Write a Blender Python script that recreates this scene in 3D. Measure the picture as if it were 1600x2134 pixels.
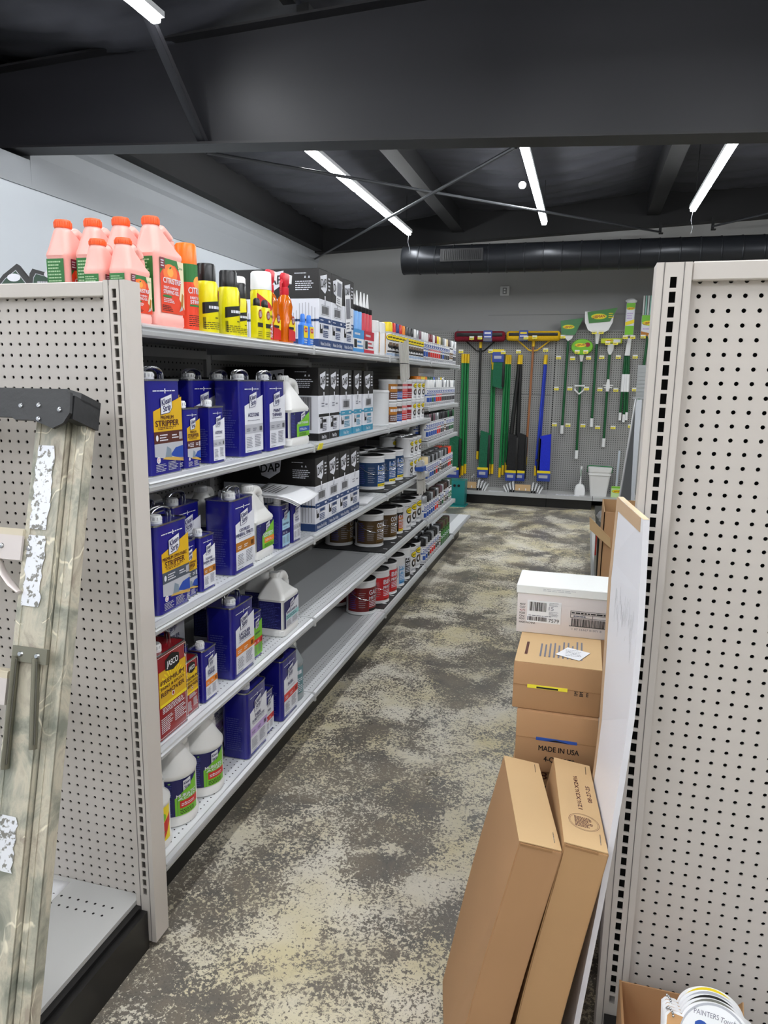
import bpy, bmesh, math, random
from mathutils import Vector, Matrix
random.seed(7)
for o in list(bpy.data.objects): bpy.data.objects.remove(o)
SC = bpy.context.scene
COL = SC.collection
PI = math.pi

# ------------------------------------------------------------------ camera, world, exposure
cam_d = bpy.data.cameras.new('camera')
cam_d.sensor_fit = 'VERTICAL'; cam_d.sensor_height = 36.0
cam_d.lens = 36.0 * 1488.8 / 2134.0
cam_d.clip_start = 0.05; cam_d.clip_end = 100
cam = bpy.data.objects.new('camera', cam_d); COL.objects.link(cam); SC.camera = cam
YAW, PITCH, ROLL, EYE = 0.2696165, 0.1836132, -0.0154358, 1.46
_f = Vector((-math.sin(YAW)*math.cos(PITCH), math.cos(YAW)*math.cos(PITCH), -math.sin(PITCH)))
_r = Vector((math.cos(YAW), math.sin(YAW), 0)); _d = _f.cross(_r)
r2 = _r*math.cos(ROLL) + _d*math.sin(ROLL); d2 = -_r*math.sin(ROLL) + _d*math.cos(ROLL)
cam.matrix_world = Matrix(((r2.x, -d2.x, -_f.x, 0), (r2.y, -d2.y, -_f.y, 0), (r2.z, -d2.z, -_f.z, EYE), (0, 0, 0, 1)))

w = bpy.data.worlds.new('world'); SC.world = w; w.use_nodes = True
w.node_tree.nodes['Background'].inputs[0].default_value = (0.8, 0.85, 0.9, 1)
w.node_tree.nodes['Background'].inputs[1].default_value = 0.07
vs = SC.view_settings
vs.view_transform = 'Standard'; vs.look = 'None'; vs.gamma = 1.0; vs.use_curve_mapping = False
vs.exposure = 0.0
LIGHT_STRENGTH = 55.0      # emission of the ceiling strips
LIGHT_COLOUR = (0.96, 0.98, 1.0)

# ------------------------------------------------------------------ materials
def lin(c):
    c = c/255.0
    return c/12.92 if c <= 0.04045 else ((c+0.055)/1.055)**2.4
def rgb(t): return (lin(t[0]), lin(t[1]), lin(t[2]), 1)
_M = {}
def M(key, col=(200, 200, 200), rough=0.5, metal=0.0, vary=0.0, scale=8.0, bump=0.0, trans=0.0, emit=0.0, alpha=1.0, coat=0.0):
    if key in _M: return _M[key]
    m = bpy.data.materials.new(key); m.use_nodes = True
    nt = m.node_tree; b = nt.nodes['Principled BSDF']
    b.inputs['Base Color'].default_value = rgb(col)
    b.inputs['Roughness'].default_value = rough
    b.inputs['Metallic'].default_value = metal
    if trans: b.inputs['Transmission Weight'].default_value = trans
    if coat: b.inputs['Coat Weight'].default_value = coat
    if alpha < 1: b.inputs['Alpha'].default_value = alpha
    if emit:
        b.inputs['Emission Color'].default_value = (*LIGHT_COLOUR, 1); b.inputs['Emission Strength'].default_value = emit
    if vary or bump:
        tc = nt.nodes.new('ShaderNodeTexCoord'); no = nt.nodes.new('ShaderNodeTexNoise')
        no.inputs['Scale'].default_value = scale; no.inputs['Detail'].default_value = 5
        nt.links.new(tc.outputs['Object'], no.inputs['Vector'])
        if vary:
            mx = nt.nodes.new('ShaderNodeMix'); mx.data_type = 'RGBA'
            a = rgb(col); k = 1-vary
            mx.inputs[6].default_value = (a[0]*k, a[1]*k, a[2]*k, 1); mx.inputs[7].default_value = (min(1, a[0]/k), min(1, a[1]/k), min(1, a[2]/k), 1)
            nt.links.new(no.outputs['Fac'], mx.inputs[0]); nt.links.new(mx.outputs[2], b.inputs['Base Color'])
        if bump:
            bp = nt.nodes.new('ShaderNodeBump'); bp.inputs['Strength'].default_value = bump; bp.inputs['Distance'].default_value = 0.01
            nt.links.new(no.outputs['Fac'], bp.inputs['Height']); nt.links.new(bp.outputs['Normal'], b.inputs['Normal'])
    _M[key] = m
    return m

WHITE = M('white ink', (235, 236, 238), 0.4)
BLACK = M('black ink', (18, 18, 20), 0.4)
NAVY = M('navy enamel', (25, 25, 126), 0.22, coat=0.4)
NAVYI = M('navy ink', (20, 20, 88), 0.35)
PRINTW = M('label white', (222, 224, 232), 0.4)
GOLD = M('label gold', (214, 170, 30), 0.35)
CREAMY = M('label yellow', (240, 215, 30), 0.35)
BROWN = M('label brown', (82, 40, 32), 0.4)
SLATE = M('label slate', (72, 80, 92), 0.4)
LGREY = M('label grey', (178, 180, 188), 0.4)
LILAC = M('label lilac', (190, 165, 215), 0.4)
ORANGE = M('label orange', (226, 128, 32), 0.4)
OCHRE = M('label ochre', (176, 112, 30), 0.4)
REDL = M('label red', (205, 42, 38), 0.35)
DRED = M('label dark red', (150, 22, 34), 0.3)
GREENL = M('label green', (118, 190, 46), 0.35)
DGREEN = M('label dark green', (36, 112, 48), 0.4)
TEAL = M('label teal', (58, 145, 178), 0.4)
SKY = M('label sky blue', (70, 150, 215), 0.35)
BLUEI = M('label blue', (36, 78, 160), 0.4)
PRIMB = M('primer blue', (38, 88, 150), 0.35)
INKG = M('grey fine print', (110, 112, 125), 0.5)
TAGY = M('price tag yellow', (240, 226, 60), 0.5)
HDPE = M('white plastic jug', (228, 228, 226), 0.38, bump=0.05, scale=20)
CAPW = M('white cap plastic', (235, 236, 236), 0.35)
TIN = M('bare tinplate', (170, 172, 175), 0.25, 0.95, bump=0.05, scale=30)
STEEL = M('chromed wire', (190, 192, 195), 0.2, 1.0)
BLKP = M('black plastic', (20, 20, 22), 0.32)
BLKR = M('black rubber', (26, 26, 27), 0.7)
PAINTW = M('white painted tin', (225, 226, 228), 0.25)
KRAFT = M('kraft cardboard', (178, 140, 98), 0.75, vary=0.06, scale=6, bump=0.08)
KRAFT2 = M('kraft cardboard warm', (170, 130, 92), 0.75, vary=0.07, scale=5, bump=0.08)
KRAFTL = M('kraft cardboard pale', (200, 168, 124), 0.75, vary=0.05, scale=6, bump=0.08)
KEDGE = M('cardboard cut edge', (150, 112, 74), 0.85)
GOND = M('shelving enamel beige', (198, 192, 186), 0.42, vary=0.03, scale=3)
GONDG = M('shelving enamel grey', (190, 190, 188), 0.35, vary=0.03, scale=3)
SHELFG = M('shelf enamel', (170, 172, 174), 0.3, vary=0.03, scale=4)
LIPM = M('shelf lip aluminium', (196, 198, 200), 0.3, 0.35)
PEGD = M('pegboard grey', (150, 150, 148), 0.55, vary=0.04, scale=3)
PEGBK = M('pegboard backing', (14, 14, 14), 0.8)
KICK = M('black kick plate', (20, 19, 19), 0.4)
PAPER = M('white paper', (232, 233, 236), 0.6)

# ------------------------------------------------------------------ mesh builder
class MB:
    def __init__(s): s.v = []; s.f = []; s.m = []; s.mats = []; s.sm = []
    def mi(s, mat):
        if mat not in s.mats: s.mats.append(mat)
        return s.mats.index(mat)
    def add(s, vs, fs, mat, smooth=False, mtx=None):
        b = len(s.v); k = s.mi(mat)
        for p in vs:
            p = Vector(p)
            s.v.append(tuple(mtx @ p) if mtx else tuple(p))
        for f in fs: s.f.append(tuple(b+i for i in f)); s.m.append(k); s.sm.append(smooth)
        return s
    def box(s, x0, x1, y0, y1, z0, z1, mat, mtx=None):
        vs = [(x0,y0,z0),(x1,y0,z0),(x1,y1,z0),(x0,y1,z0),(x0,y0,z1),(x1,y0,z1),(x1,y1,z1),(x0,y1,z1)]
        return s.add(vs, [(0,3,2,1),(4,5,6,7),(0,1,5,4),(1,2,6,5),(2,3,7,6),(3,0,4,7)], mat, False, mtx)
    def rbox(s, x0, x1, y0, y1, z0, z1, r, mat, mtx=None, seg=2):
        bm = bmesh.new(); bmesh.ops.create_cube(bm, size=1)
        for v in bm.verts: v.co = Vector((x0+(v.co.x+.5)*(x1-x0), y0+(v.co.y+.5)*(y1-y0), z0+(v.co.z+.5)*(z1-z0)))
        bmesh.ops.bevel(bm, geom=bm.edges[:], offset=r, segments=seg, profile=0.5, affect='EDGES')
        vs = [v.co.copy() for v in bm.verts]; fs = [[v.index for v in f.verts] for f in bm.faces]; bm.free()
        return s.add(vs, fs, mat, True if seg > 1 else False, mtx)
    def lathe(s, prof, mat, n=24, mtx=None, smooth=True, cx=0, cy=0):
        vs = []; fs = []
        for (r, z) in prof:
            for k in range(n):
                a = 2*PI*k/n; vs.append((cx+r*math.cos(a), cy+r*math.sin(a), z))
        for i in range(len(prof)-1):
            for k in range(n):
                k2 = (k+1) % n; fs.append((i*n+k, i*n+k2, (i+1)*n+k2, (i+1)*n+k))
        fs.append(tuple(range(n-1, -1, -1))); fs.append(tuple((len(prof)-1)*n+k for k in range(n)))
        return s.add(vs, fs, mat, smooth, mtx)
    def loft(s, secs, mat, mtx=None, smooth=True, n=6):
        # secs: (z, hx, hy, r, cx, cy) rounded rectangles
        vs = []; fs = []; N = 4*n
        for (z, hx, hy, r, cx, cy) in secs:
            r = min(r, hx*.999, hy*.999)
            for q in range(4):
                sx = (1, -1, -1, 1)[q]; sy = (1, 1, -1, -1)[q]
                for k in range(n):
                    a = q*PI/2 + (PI/2)*k/(n-1)
                    vs.append((cx+sx*(hx-r)+r*math.cos(a), cy+sy*(hy-r)+r*math.sin(a), z))
        for i in range(len(secs)-1):
            for k in range(N):
                k2 = (k+1) % N; fs.append((i*N+k, i*N+k2, (i+1)*N+k2, (i+1)*N+k))
        fs.append(tuple(range(N-1, -1, -1))); fs.append(tuple((len(secs)-1)*N+k for k in range(N)))
        return s.add(vs, fs, mat, smooth, mtx)
    def tube(s, pts, r, mat, n=8, mtx=None, flat=1.0, closed=False):
        pts = [Vector(p) for p in pts]; vs = []; fs = []; L = len(pts)
        up = Vector((0.013, 0.017, 1)).normalized()
        rr = r if isinstance(r, (list, tuple)) else [r]*L
        for i, p in enumerate(pts):
            if closed: t = pts[(i+1) % L]-pts[i-1]
            else: t = pts[min(i+1, L-1)]-pts[max(i-1, 0)]
            t.normalize()
            u0 = up if abs(t.dot(up)) < .95 else Vector((1, 0, 0))
            a = t.cross(u0).normalized(); b = a.cross(t).normalized()
            for k in range(n):
                th = 2*PI*k/n; vs.append(p + a*math.cos(th)*rr[i] + b*math.sin(th)*rr[i]*flat)
        for i in range(L if closed else L-1):
            for k in range(n):
                k2 = (k+1) % n; j = (i+1) % L; fs.append((i*n+k, i*n+k2, j*n+k2, j*n+k))
        if not closed: fs.append(tuple(range(n-1, -1, -1))); fs.append(tuple((L-1)*n+k for k in range(n)))
        return s.add(vs, fs, mat, True, mtx)
    def prism(s, poly, z0, z1, mat, mtx=None, smooth=False):
        n = len(poly); vs = [(p[0], p[1], z0) for p in poly]+[(p[0], p[1], z1) for p in poly]
        fs = [tuple(range(n-1, -1, -1)), tuple(range(n, 2*n))]+[(i, (i+1) % n, n+(i+1) % n, n+i) for i in range(n)]
        return s.add(vs, fs, mat, smooth, mtx)
    def build(s, name, parent=None, loc=None, rot=None):
        me = bpy.data.meshes.new(name); me.from_pydata(s.v, [], s.f)
        for m in s.mats: me.materials.append(m)
        me.polygons.foreach_set('material_index', s.m); me.polygons.foreach_set('use_smooth', s.sm)
        me.update()
        if any(s.sm):
            try: me.set_sharp_from_angle(angle=0.7)
            except Exception: pass
        o = bpy.data.objects.new(name, me); COL.objects.link(o)
        if parent: o.parent = parent
        if loc: o.location = loc
        if rot: o.rotation_euler = rot
        return o

def tag(o, label=None, cat=None, group=None, kind=None):
    if label: o['label'] = label
    if cat: o['category'] = cat
    if group: o['group'] = group
    if kind: o['kind'] = kind
    return o
def empty(name, label, cat, loc=(0, 0, 0), rz=0, group=None):
    o = bpy.data.objects.new(name, None); COL.objects.link(o); o.empty_display_size = 0.05
    o.location = loc; o.rotation_euler = (0, 0, rz)
    return tag(o, label, cat, group)
def dup(root, loc, rz, label=None, group=None):
    r = root.copy(); COL.objects.link(r); r.location = loc; r.rotation_euler = (0, 0, rz)
    if label: r['label'] = label
    if group: r['group'] = group
    for ch in list(root.children):
        c = ch.copy(); COL.objects.link(c); c.parent = r
        for g in list(ch.children):
            d = g.copy(); COL.objects.link(d); d.parent = c
    return r
_used = set()
def place(root, loc, rz, label, group=None):
    """first use moves the original, later uses copy it"""
    if root.name in _used: return dup(root, loc, rz, label, group)
    _used.add(root.name); root.location = loc; root.rotation_euler = (0, 0, rz); root['label'] = label
    if group: root['group'] = group
    return root
def structure(o): o['kind'] = 'structure'; return o
NTH = ['first','second','third','fourth','fifth','sixth','seventh','eighth','ninth','tenth','eleventh','twelfth','thirteenth','fourteenth','fifteenth','sixteenth','seventeenth','eighteenth','nineteenth','twentieth']+['twenty-%s' % t for t in ('first','second','third','fourth','fifth','sixth','seventh','eighth','ninth')]+['thirtieth','thirty-first','thirty-second']

# ------------------------------------------------------------------ flat print (labels and lettering)
_G = {}
def glyph(body, bold, shear):
    k = (body, bold, shear)
    if k in _G: return _G[k]
    cu = bpy.data.curves.new('print', 'FONT'); cu.body = body; cu.offset = 0.0; cu.shear = shear; cu.resolution_u = 4
    ob = bpy.data.objects.new('print', cu)
    me = bpy.data.meshes.new_from_object(ob)
    vs = [(v.co.x, v.co.y) for v in me.vertices]; fs = [tuple(p.vertices) for p in me.polygons]
    bpy.data.objects.remove(ob); bpy.data.curves.remove(cu); bpy.data.meshes.remove(me)
    if bold:      # heavier stroke: the same letters struck again slightly offset
        n = len(vs); d = .022
        vs = [(a+dx, b_+dy) for dx, dy in ((-d, 0), (d, 0), (0, d*.8), (0, -d*.8)) for a, b_ in vs]; fs = [tuple(i+n*k for i in f) for k in range(4) for f in fs]
    x0 = min(v[0] for v in vs); x1 = max(v[0] for v in vs); y0 = min(v[1] for v in vs); y1 = max(v[1] for v in vs)
    _G[k] = ([(a-x0, b) for a, b in vs], fs, x1-x0, 0.69)
    return _G[k]
def clip(poly, a, keep_ge):
    out = []
    for i in range(len(poly)):
        p, q = poly[i-1], poly[i]
        ip = (p[0] >= a) if keep_ge else (p[0] <= a); iq = (q[0] >= a) if keep_ge else (q[0] <= a)
        if ip != iq:
            t = (a-p[0])/(q[0]-p[0]); out.append((a, p[1]+t*(q[1]-p[1])))
        if iq: out.append(q)
    return out
class Print:
    """flat inks in (u, v); build() lays them on a surface"""
    def __init__(s): s.it = []
    def poly(s, pts, mat, L=1): s.it.append(('p', pts, mat, L)); return s
    def rect(s, u0, v0, u1, v1, mat, L=1): return s.poly([(u0, v0), (u1, v0), (u1, v1), (u0, v1)], mat, L)
    def ell(s, u, v, a, b, mat, L=1, n=20, rot=0):
        c, sn = math.cos(rot), math.sin(rot)
        return s.poly([(u+a*math.cos(2*PI*k/n)*c-b*math.sin(2*PI*k/n)*sn, v+a*math.cos(2*PI*k/n)*sn+b*math.sin(2*PI*k/n)*c) for k in range(n)], mat, L)
    def text(s, body, u, v, h, mat, L=3, w=None, bold=True, shear=0.0, rot=0.0, align='C', slant=0.0):
        vs, fs, W, H = glyph(body, bold, shear)
        sy = h/H; sx = (w/W) if w else sy; tw = W*sx
        ox = {'C': -tw/2, 'L': 0, 'R': -tw}[align]
        c, sn = math.cos(rot), math.sin(rot); pts = []
        for a, b in vs:
            x = ox+a*sx; y = b*sy-h/2 + x*slant
            pts.append((u+x*c-y*sn, v+x*sn+y*c))
        s.it.append(('t', pts, mat, L, fs, bold)); return s
    def lines(s, u0, v0, u1, v1, n, mat, L=2, fill=.45, vert=False):
        rnd = random.Random(int(abs(u0*7919+v0*104729+n)*1000))
        for k in range(n):
            if vert:
                a = u0+(u1-u0)*(k+.5-fill/2)/n; b = u0+(u1-u0)*(k+.5+fill/2)/n; e = v1-(v1-v0)*rnd.random()*.35
                s.rect(a, v0, b, e, mat, L)
            else:
                a = v0+(v1-v0)*(k+.5-fill/2)/n; b = v0+(v1-v0)*(k+.5+fill/2)/n; x = u0
                end = u1-(u1-u0)*rnd.random()*.3
                while x < end:
                    d = (u1-u0)*(.06+.12*rnd.random()); s.rect(x, a, min(x+d, end), b, mat, L); x += d+(u1-u0)*.025
        return s
    def bars(s, u0, v0, u1, v1, n, mat, L=3):
        rnd = random.Random(int(n*31+abs(u0)*1e4)); x = u0; st = (u1-u0)/n
        while x < u1:
            d = st*(.3+.6*rnd.random()); s.rect(x, v0, min(x+d, u1), v1, mat, L); x += d+st*(.3+.4*rnd.random())
        return s
    def frame(s, u0, v0, u1, v1, t, mat, L=2):
        s.rect(u0, v0, u1, v0+t, mat, L); s.rect(u0, v1-t, u1, v1, mat, L); s.rect(u0, v0, u0+t, v1, mat, L); s.rect(u1-t, v0, u1, v1, mat, L); return s
    def build(s, name, parent, fn, curved=0.0, base=0.0004, step=0.00025):
        mb = MB()
        for it in s.it:
            off = base+step*it[3]
            if it[0] == 'p':
                pts = it[1]
                if curved:
                    a = min(p[0] for p in pts); b = max(p[0] for p in pts); k = max(1, int((b-a)/curved+.999))
                    for j in range(k):
                        q = clip(clip(pts, a+(b-a)*j/k, True), a+(b-a)*(j+1)/k, False)
                        if len(q) > 2: mb.add([fn(x, y, off) for x, y in q], [tuple(range(len(q)))], it[2])
                else: mb.add([fn(x, y, off) for x, y in pts], [tuple(range(len(pts)))], it[2])
            else:
                c_ = len(it[1])//4 if it[5] else len(it[1])
                mb.add([fn(x, y, off+.00004*(i//c_)) for i, (x, y) in enumerate(it[1])], it[4], it[2])
        return mb.build(name, parent)
def onx(x): return lambda u, v, o: (x+o, u, v)                    # on a face looking +X
def onback(y): return lambda u, v, o: (u, y-o, v)                 # on a face looking -Y
def ontop(z): return lambda u, v, o: (u, v, z+o)
def oncyl(r): return lambda u, v, o: ((r+o)*math.cos(u/r), (r+o)*math.sin(u/r), v)
def ontilt(mtx): return lambda u, v, o: tuple(mtx @ Vector((u, -o, v)))

# ------------------------------------------------------------------ perforated sheet, seen from -Y; lies in the XZ plane from (0,0,0)
def peg_mesh(mb, x0, x1, z0, z1, y, pitch, r, mat, n8=True, ox=None, oz=None, depth=0.004, axis='y', sgn=1):
    nx = int((x1-x0)/pitch); nz = int((z1-z0)/pitch)
    mx = (x1-x0-nx*pitch)/2; mz = (z1-z0-nz*pitch)
    X0 = x0+mx; Z0 = z0
    vs = []; fs = []
    def P(a, b, d=0.0):
        return (a, y+d, b) if axis == 'y' else ((y-d*sgn, a, b) if axis == 'x' else (a, b, y-d))
    def Q(a0, a1, b0, b1):
        k = len(vs); vs.extend([P(a0, b0), P(a1, b0), P(a1, b1), P(a0, b1)]); fs.append((k, k+1, k+2, k+3))
    if mx > 1e-5: Q(x0, X0, z0, z1); Q(x1-mx, x1, z0, z1)
    if mz > 1e-5: Q(X0, X0+nx*pitch, z0+nz*pitch, z1)
    h = pitch/2
    m = 8 if n8 else 4
    for i in range(nx):
        for j in range(nz):
            cx = X0+(i+.5)*pitch; cz = Z0+(j+.5)*pitch; k = len(vs)
            if n8:
                outer = [(h,0),(h,h),(0,h),(-h,h),(-h,0),(-h,-h),(0,-h),(h,-h)]
                inner = [(r*math.cos(a*PI/4), r*math.sin(a*PI/4)) for a in range(8)]
            else:
                outer = [(h,h),(-h,h),(-h,-h),(h,-h)]; rr = r*.88; inner = [(rr,rr),(-rr,rr),(-rr,-rr),(rr,-rr)]
            for a, b in outer: vs.append(P(cx+a, cz+b))
            for a, b in inner: vs.append(P(cx+a, cz+b))
            for q in range(m): fs.append((k+q, k+(q+1) % m, k+m+(q+1) % m, k+m+q))
            if n8:
                for a, b in inner: vs.append(P(cx+a, cz+b, depth))
                for q in range(m): fs.append((k+m+q, k+m+(q+1) % m, k+2*m+(q+1) % m, k+2*m+q))
    mb.add(vs, fs, mat)
def slot_strip(mb, x0, x1, z0, z1, y, pitch, sw, sh, mat, depth=0.004):
    """strip with rectangular slots, faces -Y"""
    n = int((z1-z0)/pitch); c = (x0+x1)/2; vs = []; fs = []
    for j in range(n):
        a = z0+j*pitch; b = a+pitch; s0 = (a+b)/2-sh/2; s1 = s0+sh; k = len(vs)
        vs.extend([(x0,y,a),(x1,y,a),(x1,y,b),(x0,y,b),(c-sw/2,y,s0),(c+sw/2,y,s0),(c+sw/2,y,s1),(c-sw/2,y,s1),
                   (c-sw/2,y+depth,s0),(c+sw/2,y+depth,s0),(c+sw/2,y+depth,s1),(c-sw/2,y+depth,s1)])
        for q in range(4):
            fs.append((k+q, k+(q+1) % 4, k+4+(q+1) % 4, k+4+q)); fs.append((k+4+q, k+4+(q+1) % 4, k+8+(q+1) % 4, k+8+q))
    k = len(vs); t = z0+n*pitch
    if z1-t > 1e-4: vs.extend([(x0,y,t),(x1,y,t),(x1,y,z1),(x0,y,z1)]); fs.append((k,k+1,k+2,k+3))
    mb.add(vs, fs, mat)

# ================================================================== THE ROOM
WX, WY = -3.43, 8.95           # left wall, back wall
def floor_mat():
    m = bpy.data.materials.new('worn concrete floor'); m.use_nodes = True; nt = m.node_tree; N = nt.nodes; Lk = nt.links
    b = N['Principled BSDF']
    tc = N.new('ShaderNodeTexCoord')
    def noise(scale, detail=6, rough=.6, dist=0.0, sc=(1, 1, 1)):
        mp = N.new('ShaderNodeMapping'); mp.inputs['Scale'].default_value = sc
        n = N.new('ShaderNodeTexNoise'); n.inputs['Scale'].default_value = scale; n.inputs['Detail'].default_value = detail
        n.inputs['Roughness'].default_value = rough; n.inputs['Distortion'].default_value = dist
        Lk.new(tc.outputs['Object'], mp.inputs['Vector']); Lk.new(mp.outputs[0], n.inputs['Vector']); return n.outputs['Fac']
    def math_(op, a, b_=None, c=None):
        n = N.new('ShaderNodeMath'); n.operation = op
        for i, x in enumerate((a, b_, c)):
            if x is None: continue
            if hasattr(x, 'is_linked') or hasattr(x, 'links'): Lk.new(x, n.inputs[i])
            else: n.inputs[i].default_value = x
        return n.outputs[0]
    def ramp(x, p0, p1, c0=(0, 0, 0, 1), c1=(1, 1, 1, 1)):
        r = N.new('ShaderNodeValToRGB'); r.color_ramp.elements[0].position = p0; r.color_ramp.elements[1].position = p1
        r.color_ramp.elements[0].color = c0; r.color_ramp.elements[1].color = c1; Lk.new(x, r.inputs[0]); return r.outputs[0]
    def mix(f, a, b_):
        n = N.new('ShaderNodeMix'); n.data_type = 'RGBA'
        for i, x in ((0, f), (6, a), (7, b_)):
            if isinstance(x, tuple): n.inputs[i].default_value = x
            elif isinstance(x, float): n.inputs[i].default_value = x
            else: Lk.new(x, n.inputs[i])
        return n.outputs[2]
    base = mix(ramp(noise(1.6, 5, .6, .3), .35, .68), rgb((104, 98, 89)), rgb((146, 136, 121)))
    base = mix(ramp(noise(7, 6, .65, .6), .42, .70), base, rgb((100, 98, 94)))
    base = mix(math_('MULTIPLY', ramp(noise(160, 2, .5), .55, .75), 0.5), base, rgb((58, 55, 52)))
    big = noise(2.6, 5, .6, .5, (1.0, .8, 1))
    fine = noise(42, 8, .75, .4)
    vfine = noise(110, 5, .7, .3)
    t = math_('ADD', math_('MULTIPLY', math_('MINIMUM', big, .64), .72), math_('ADD', math_('MULTIPLY', fine, .50), math_('MULTIPLY', vfine, .62)))
    flake = ramp(t, .944, .958)
    t2 = math_('ADD', math_('MULTIPLY', noise(4.5, 4, .6, .5), .8), math_('MULTIPLY', noise(75, 6, .75, .5), .75))
    flake2 = ramp(t2, .835, .853)
    flake = math_('MAXIMUM', flake, math_('MULTIPLY', flake2, .9))
    cream = mix(ramp(noise(2.5, 3), .4, .65), rgb((222, 216, 200)), rgb((212, 201, 164)))
    col = mix(flake, base, cream)
    Lk.new(col, b.inputs['Base Color'])
    ro = math_('MULTIPLY_ADD', flake, .3, math_('MULTIPLY_ADD', noise(3.0, 4), .35, .16))
    Lk.new(ro, b.inputs['Roughness'])
    bp = N.new('ShaderNodeBump'); bp.inputs['Strength'].default_value = .35; bp.inputs['Distance'].default_value = .002
    Lk.new(math_('ADD', flake, math_('MULTIPLY', fine, .4)), bp.inputs['Height']); Lk.new(bp.outputs[0], b.inputs['Normal'])
    return m
mb = MB(); mb.box(WX-.1, 7.0, -4.0, WY+.1, -0.1, 0, floor_mat()); structure(mb.build('floor'))
WALLW = M('wall white liner', (206, 212, 218), 0.6, vary=.015, scale=1)
WALLU = M('wall upper liner', (150, 154, 158), 0.5, vary=.02, scale=1.5)
WALLB = M('back wall grey with falloff', (150, 150, 149), 0.6, vary=.02, scale=1)  # grey holds the wall's darkening from lighting falloff
BLKD = M('black purlin steel', (9, 9, 12), 0.6)
WALLR = M('other wall grey', (190, 190, 190), 0.7)
mb = MB(); mb.box(WX-.1, WX, -4, WY, 0, 2.60, WALLW); structure(mb.build('wall_left'))
mb = MB()   # upper liner panel with soft roll towards the eave
prof = [(WX-.1, 2.6), (WX+.012, 2.6), (WX+.015, 2.8), (WX+.03, 2.9), (WX+.05, 2.93), (WX+.05, 3.02), (WX-.1, 3.02)]
ys = (3.99, WY); n = len(prof)
mb.add([(x, ys[0], z) for x, z in prof]+[(x, ys[1], z) for x, z in prof], [(i, (i+1) % n, n+(i+1) % n, n+i) for i in range(n)]+[tuple(range(n-1,-1,-1)), tuple(range(n, 2*n))], WALLU)
mb.box(WX-.1, WX+.012, 3.5, 3.99, 2.6, 2.765, WALLU)
structure(mb.build('trim_1'))
mb = MB(); mb.box(-3.80, -3.68, -4.1, WY, 2.5, 4.0, BLKD); mb.box(-3.70, WX-.02, -4.1, 3.5, 2.52, 2.60, WALLU); structure(mb.build('wall_left'))
mb = MB(); mb.box(WX-.1, 7, WY, WY+.1, 0, 3.6, WALLB); mb.box(-1.2, 7, WY-.004, WY, 2.24, 2.246, M('panel seam', (120, 120, 120), .6)); structure(mb.build('wall_back'))
mb = MB(); mb.box(7, 7.1, -4, WY, 0, 3.7, WALLR); structure(mb.build('wall_right'))
mb = MB(); mb.box(WX-.1, 7.1, -4.1, -4, 0, 3.7, WALLR); structure(mb.build('wall_front'))

# black roof: sagging insulation fabric between purlins
FAB = M('black roof fabric', (62, 63, 70), 0.62, vary=.15, scale=3, bump=.6)
BLKS = M('black painted steel', (25, 25, 30), 0.5, vary=.06, scale=2)
def roofz(x): return 3.36+0.045*(x+3.43)
mb = MB(); PX = [-3.6, -1.60, 0.55, 2.7, 4.8, 7.1]; rnd = random.Random(3)
for a, b in zip(PX[:-1], PX[1:]):
    nx, ny = 26, 200; vs = []; fs = []
    for i in range(nx+1):
        u = i/nx; x = a+(b-a)*u
        for j in range(ny+1):
            y = -4+13*j/ny
            sag = .13*math.sin(PI*u)*(0.75+.25*math.sin(y*1.3+a))
            wr = .020*math.sin(y*15+3*math.sin(u*5+y*2))*math.sin(PI*u)+.010*math.sin(y*33+u*9+2*math.sin(u*13))
            vs.append((x, y, roofz(x)-sag+wr))
    for i in range(nx):
        for j in range(ny):
            k = i*(ny+1)+j; fs.append((k, k+1, k+ny+2, k+ny+1))
    mb.add(vs, fs, FAB, True)
structure(mb.build('ceiling'))
mb = MB(); mb.box(-3.6, 7.1, -4.1, 9.1, 3.95, 4.0, BLKD); structure(mb.build('ceiling'))
for i, x in enumerate((-1.60, 0.55, 2.7, 4.8)):
    mb = MB(); z = roofz(x); mb.box(x-.035, x+.035, 3.99, WY, z-.26, z+.02, BLKD); mb.box(x-.035, x+.10, 3.99, WY, z-.265, z-.257, BLKD); mb.box(x-.035, x+.035, -4, 3.81, z-.09, z+.08, BLKD)
    structure(mb.build('trim_2'))
mb = MB()   # black end-wall rafter and eave strut covering the joint of walls and roof
vs = []
for x in (WX-.1, 7):
    zb = 3.0+0.042*(x-WX)
    vs += [(x, WY-.16, zb), (x, WY, zb), (x, WY, 3.95), (x, WY-.16, 3.95)]
mb.add(vs, [(0,4,5,1),(0,3,7,4),(1,5,6,2),(3,2,6,7),(0,1,2,3),(4,7,6,5)], BLKD)
structure(mb.build('trim_3'))
mb = MB(); mb.box(WX-.1, WX+.16, 3.99, WY, 3.02, 3.9, BLKD); structure(mb.build('trim_4'))

# tapered rafter crossing the aisle
r = MB()
def bz(x): return 2.686-0.0493*(x+1.109)     # web foot line
def tz(x): return 3.335+0.040*(x+1.119)
vs = []; X0, X1 = -3.62, 7.0
for x in (X0, X1): vs += [(x, 3.895, bz(x)), (x, 3.905, bz(x)), (x, 3.905, tz(x)), (x, 3.895, tz(x))]
BOXF = [(0,4,5,1),(0,3,7,4),(1,5,6,2),(3,2,6,7),(0,1,2,3),(4,7,6,5)]
r.add(vs, BOXF, BLKS)
rt = tag(r.build('roof_beam'), 'deep black steel rafter spanning above the aisle', 'beam')
for nm, fz in (('flange', bz), ('flange', tz)):
    f = MB(); vs = []
    for x in (X0, X1): vs += [(x, 3.82, fz(x)-.012), (x, 3.98, fz(x)-.012), (x, 3.98, fz(x)), (x, 3.82, fz(x))]
    f.add(vs, BOXF, M('black flange steel', (24, 23, 26), .5)); f.build(nm, rt)
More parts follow.
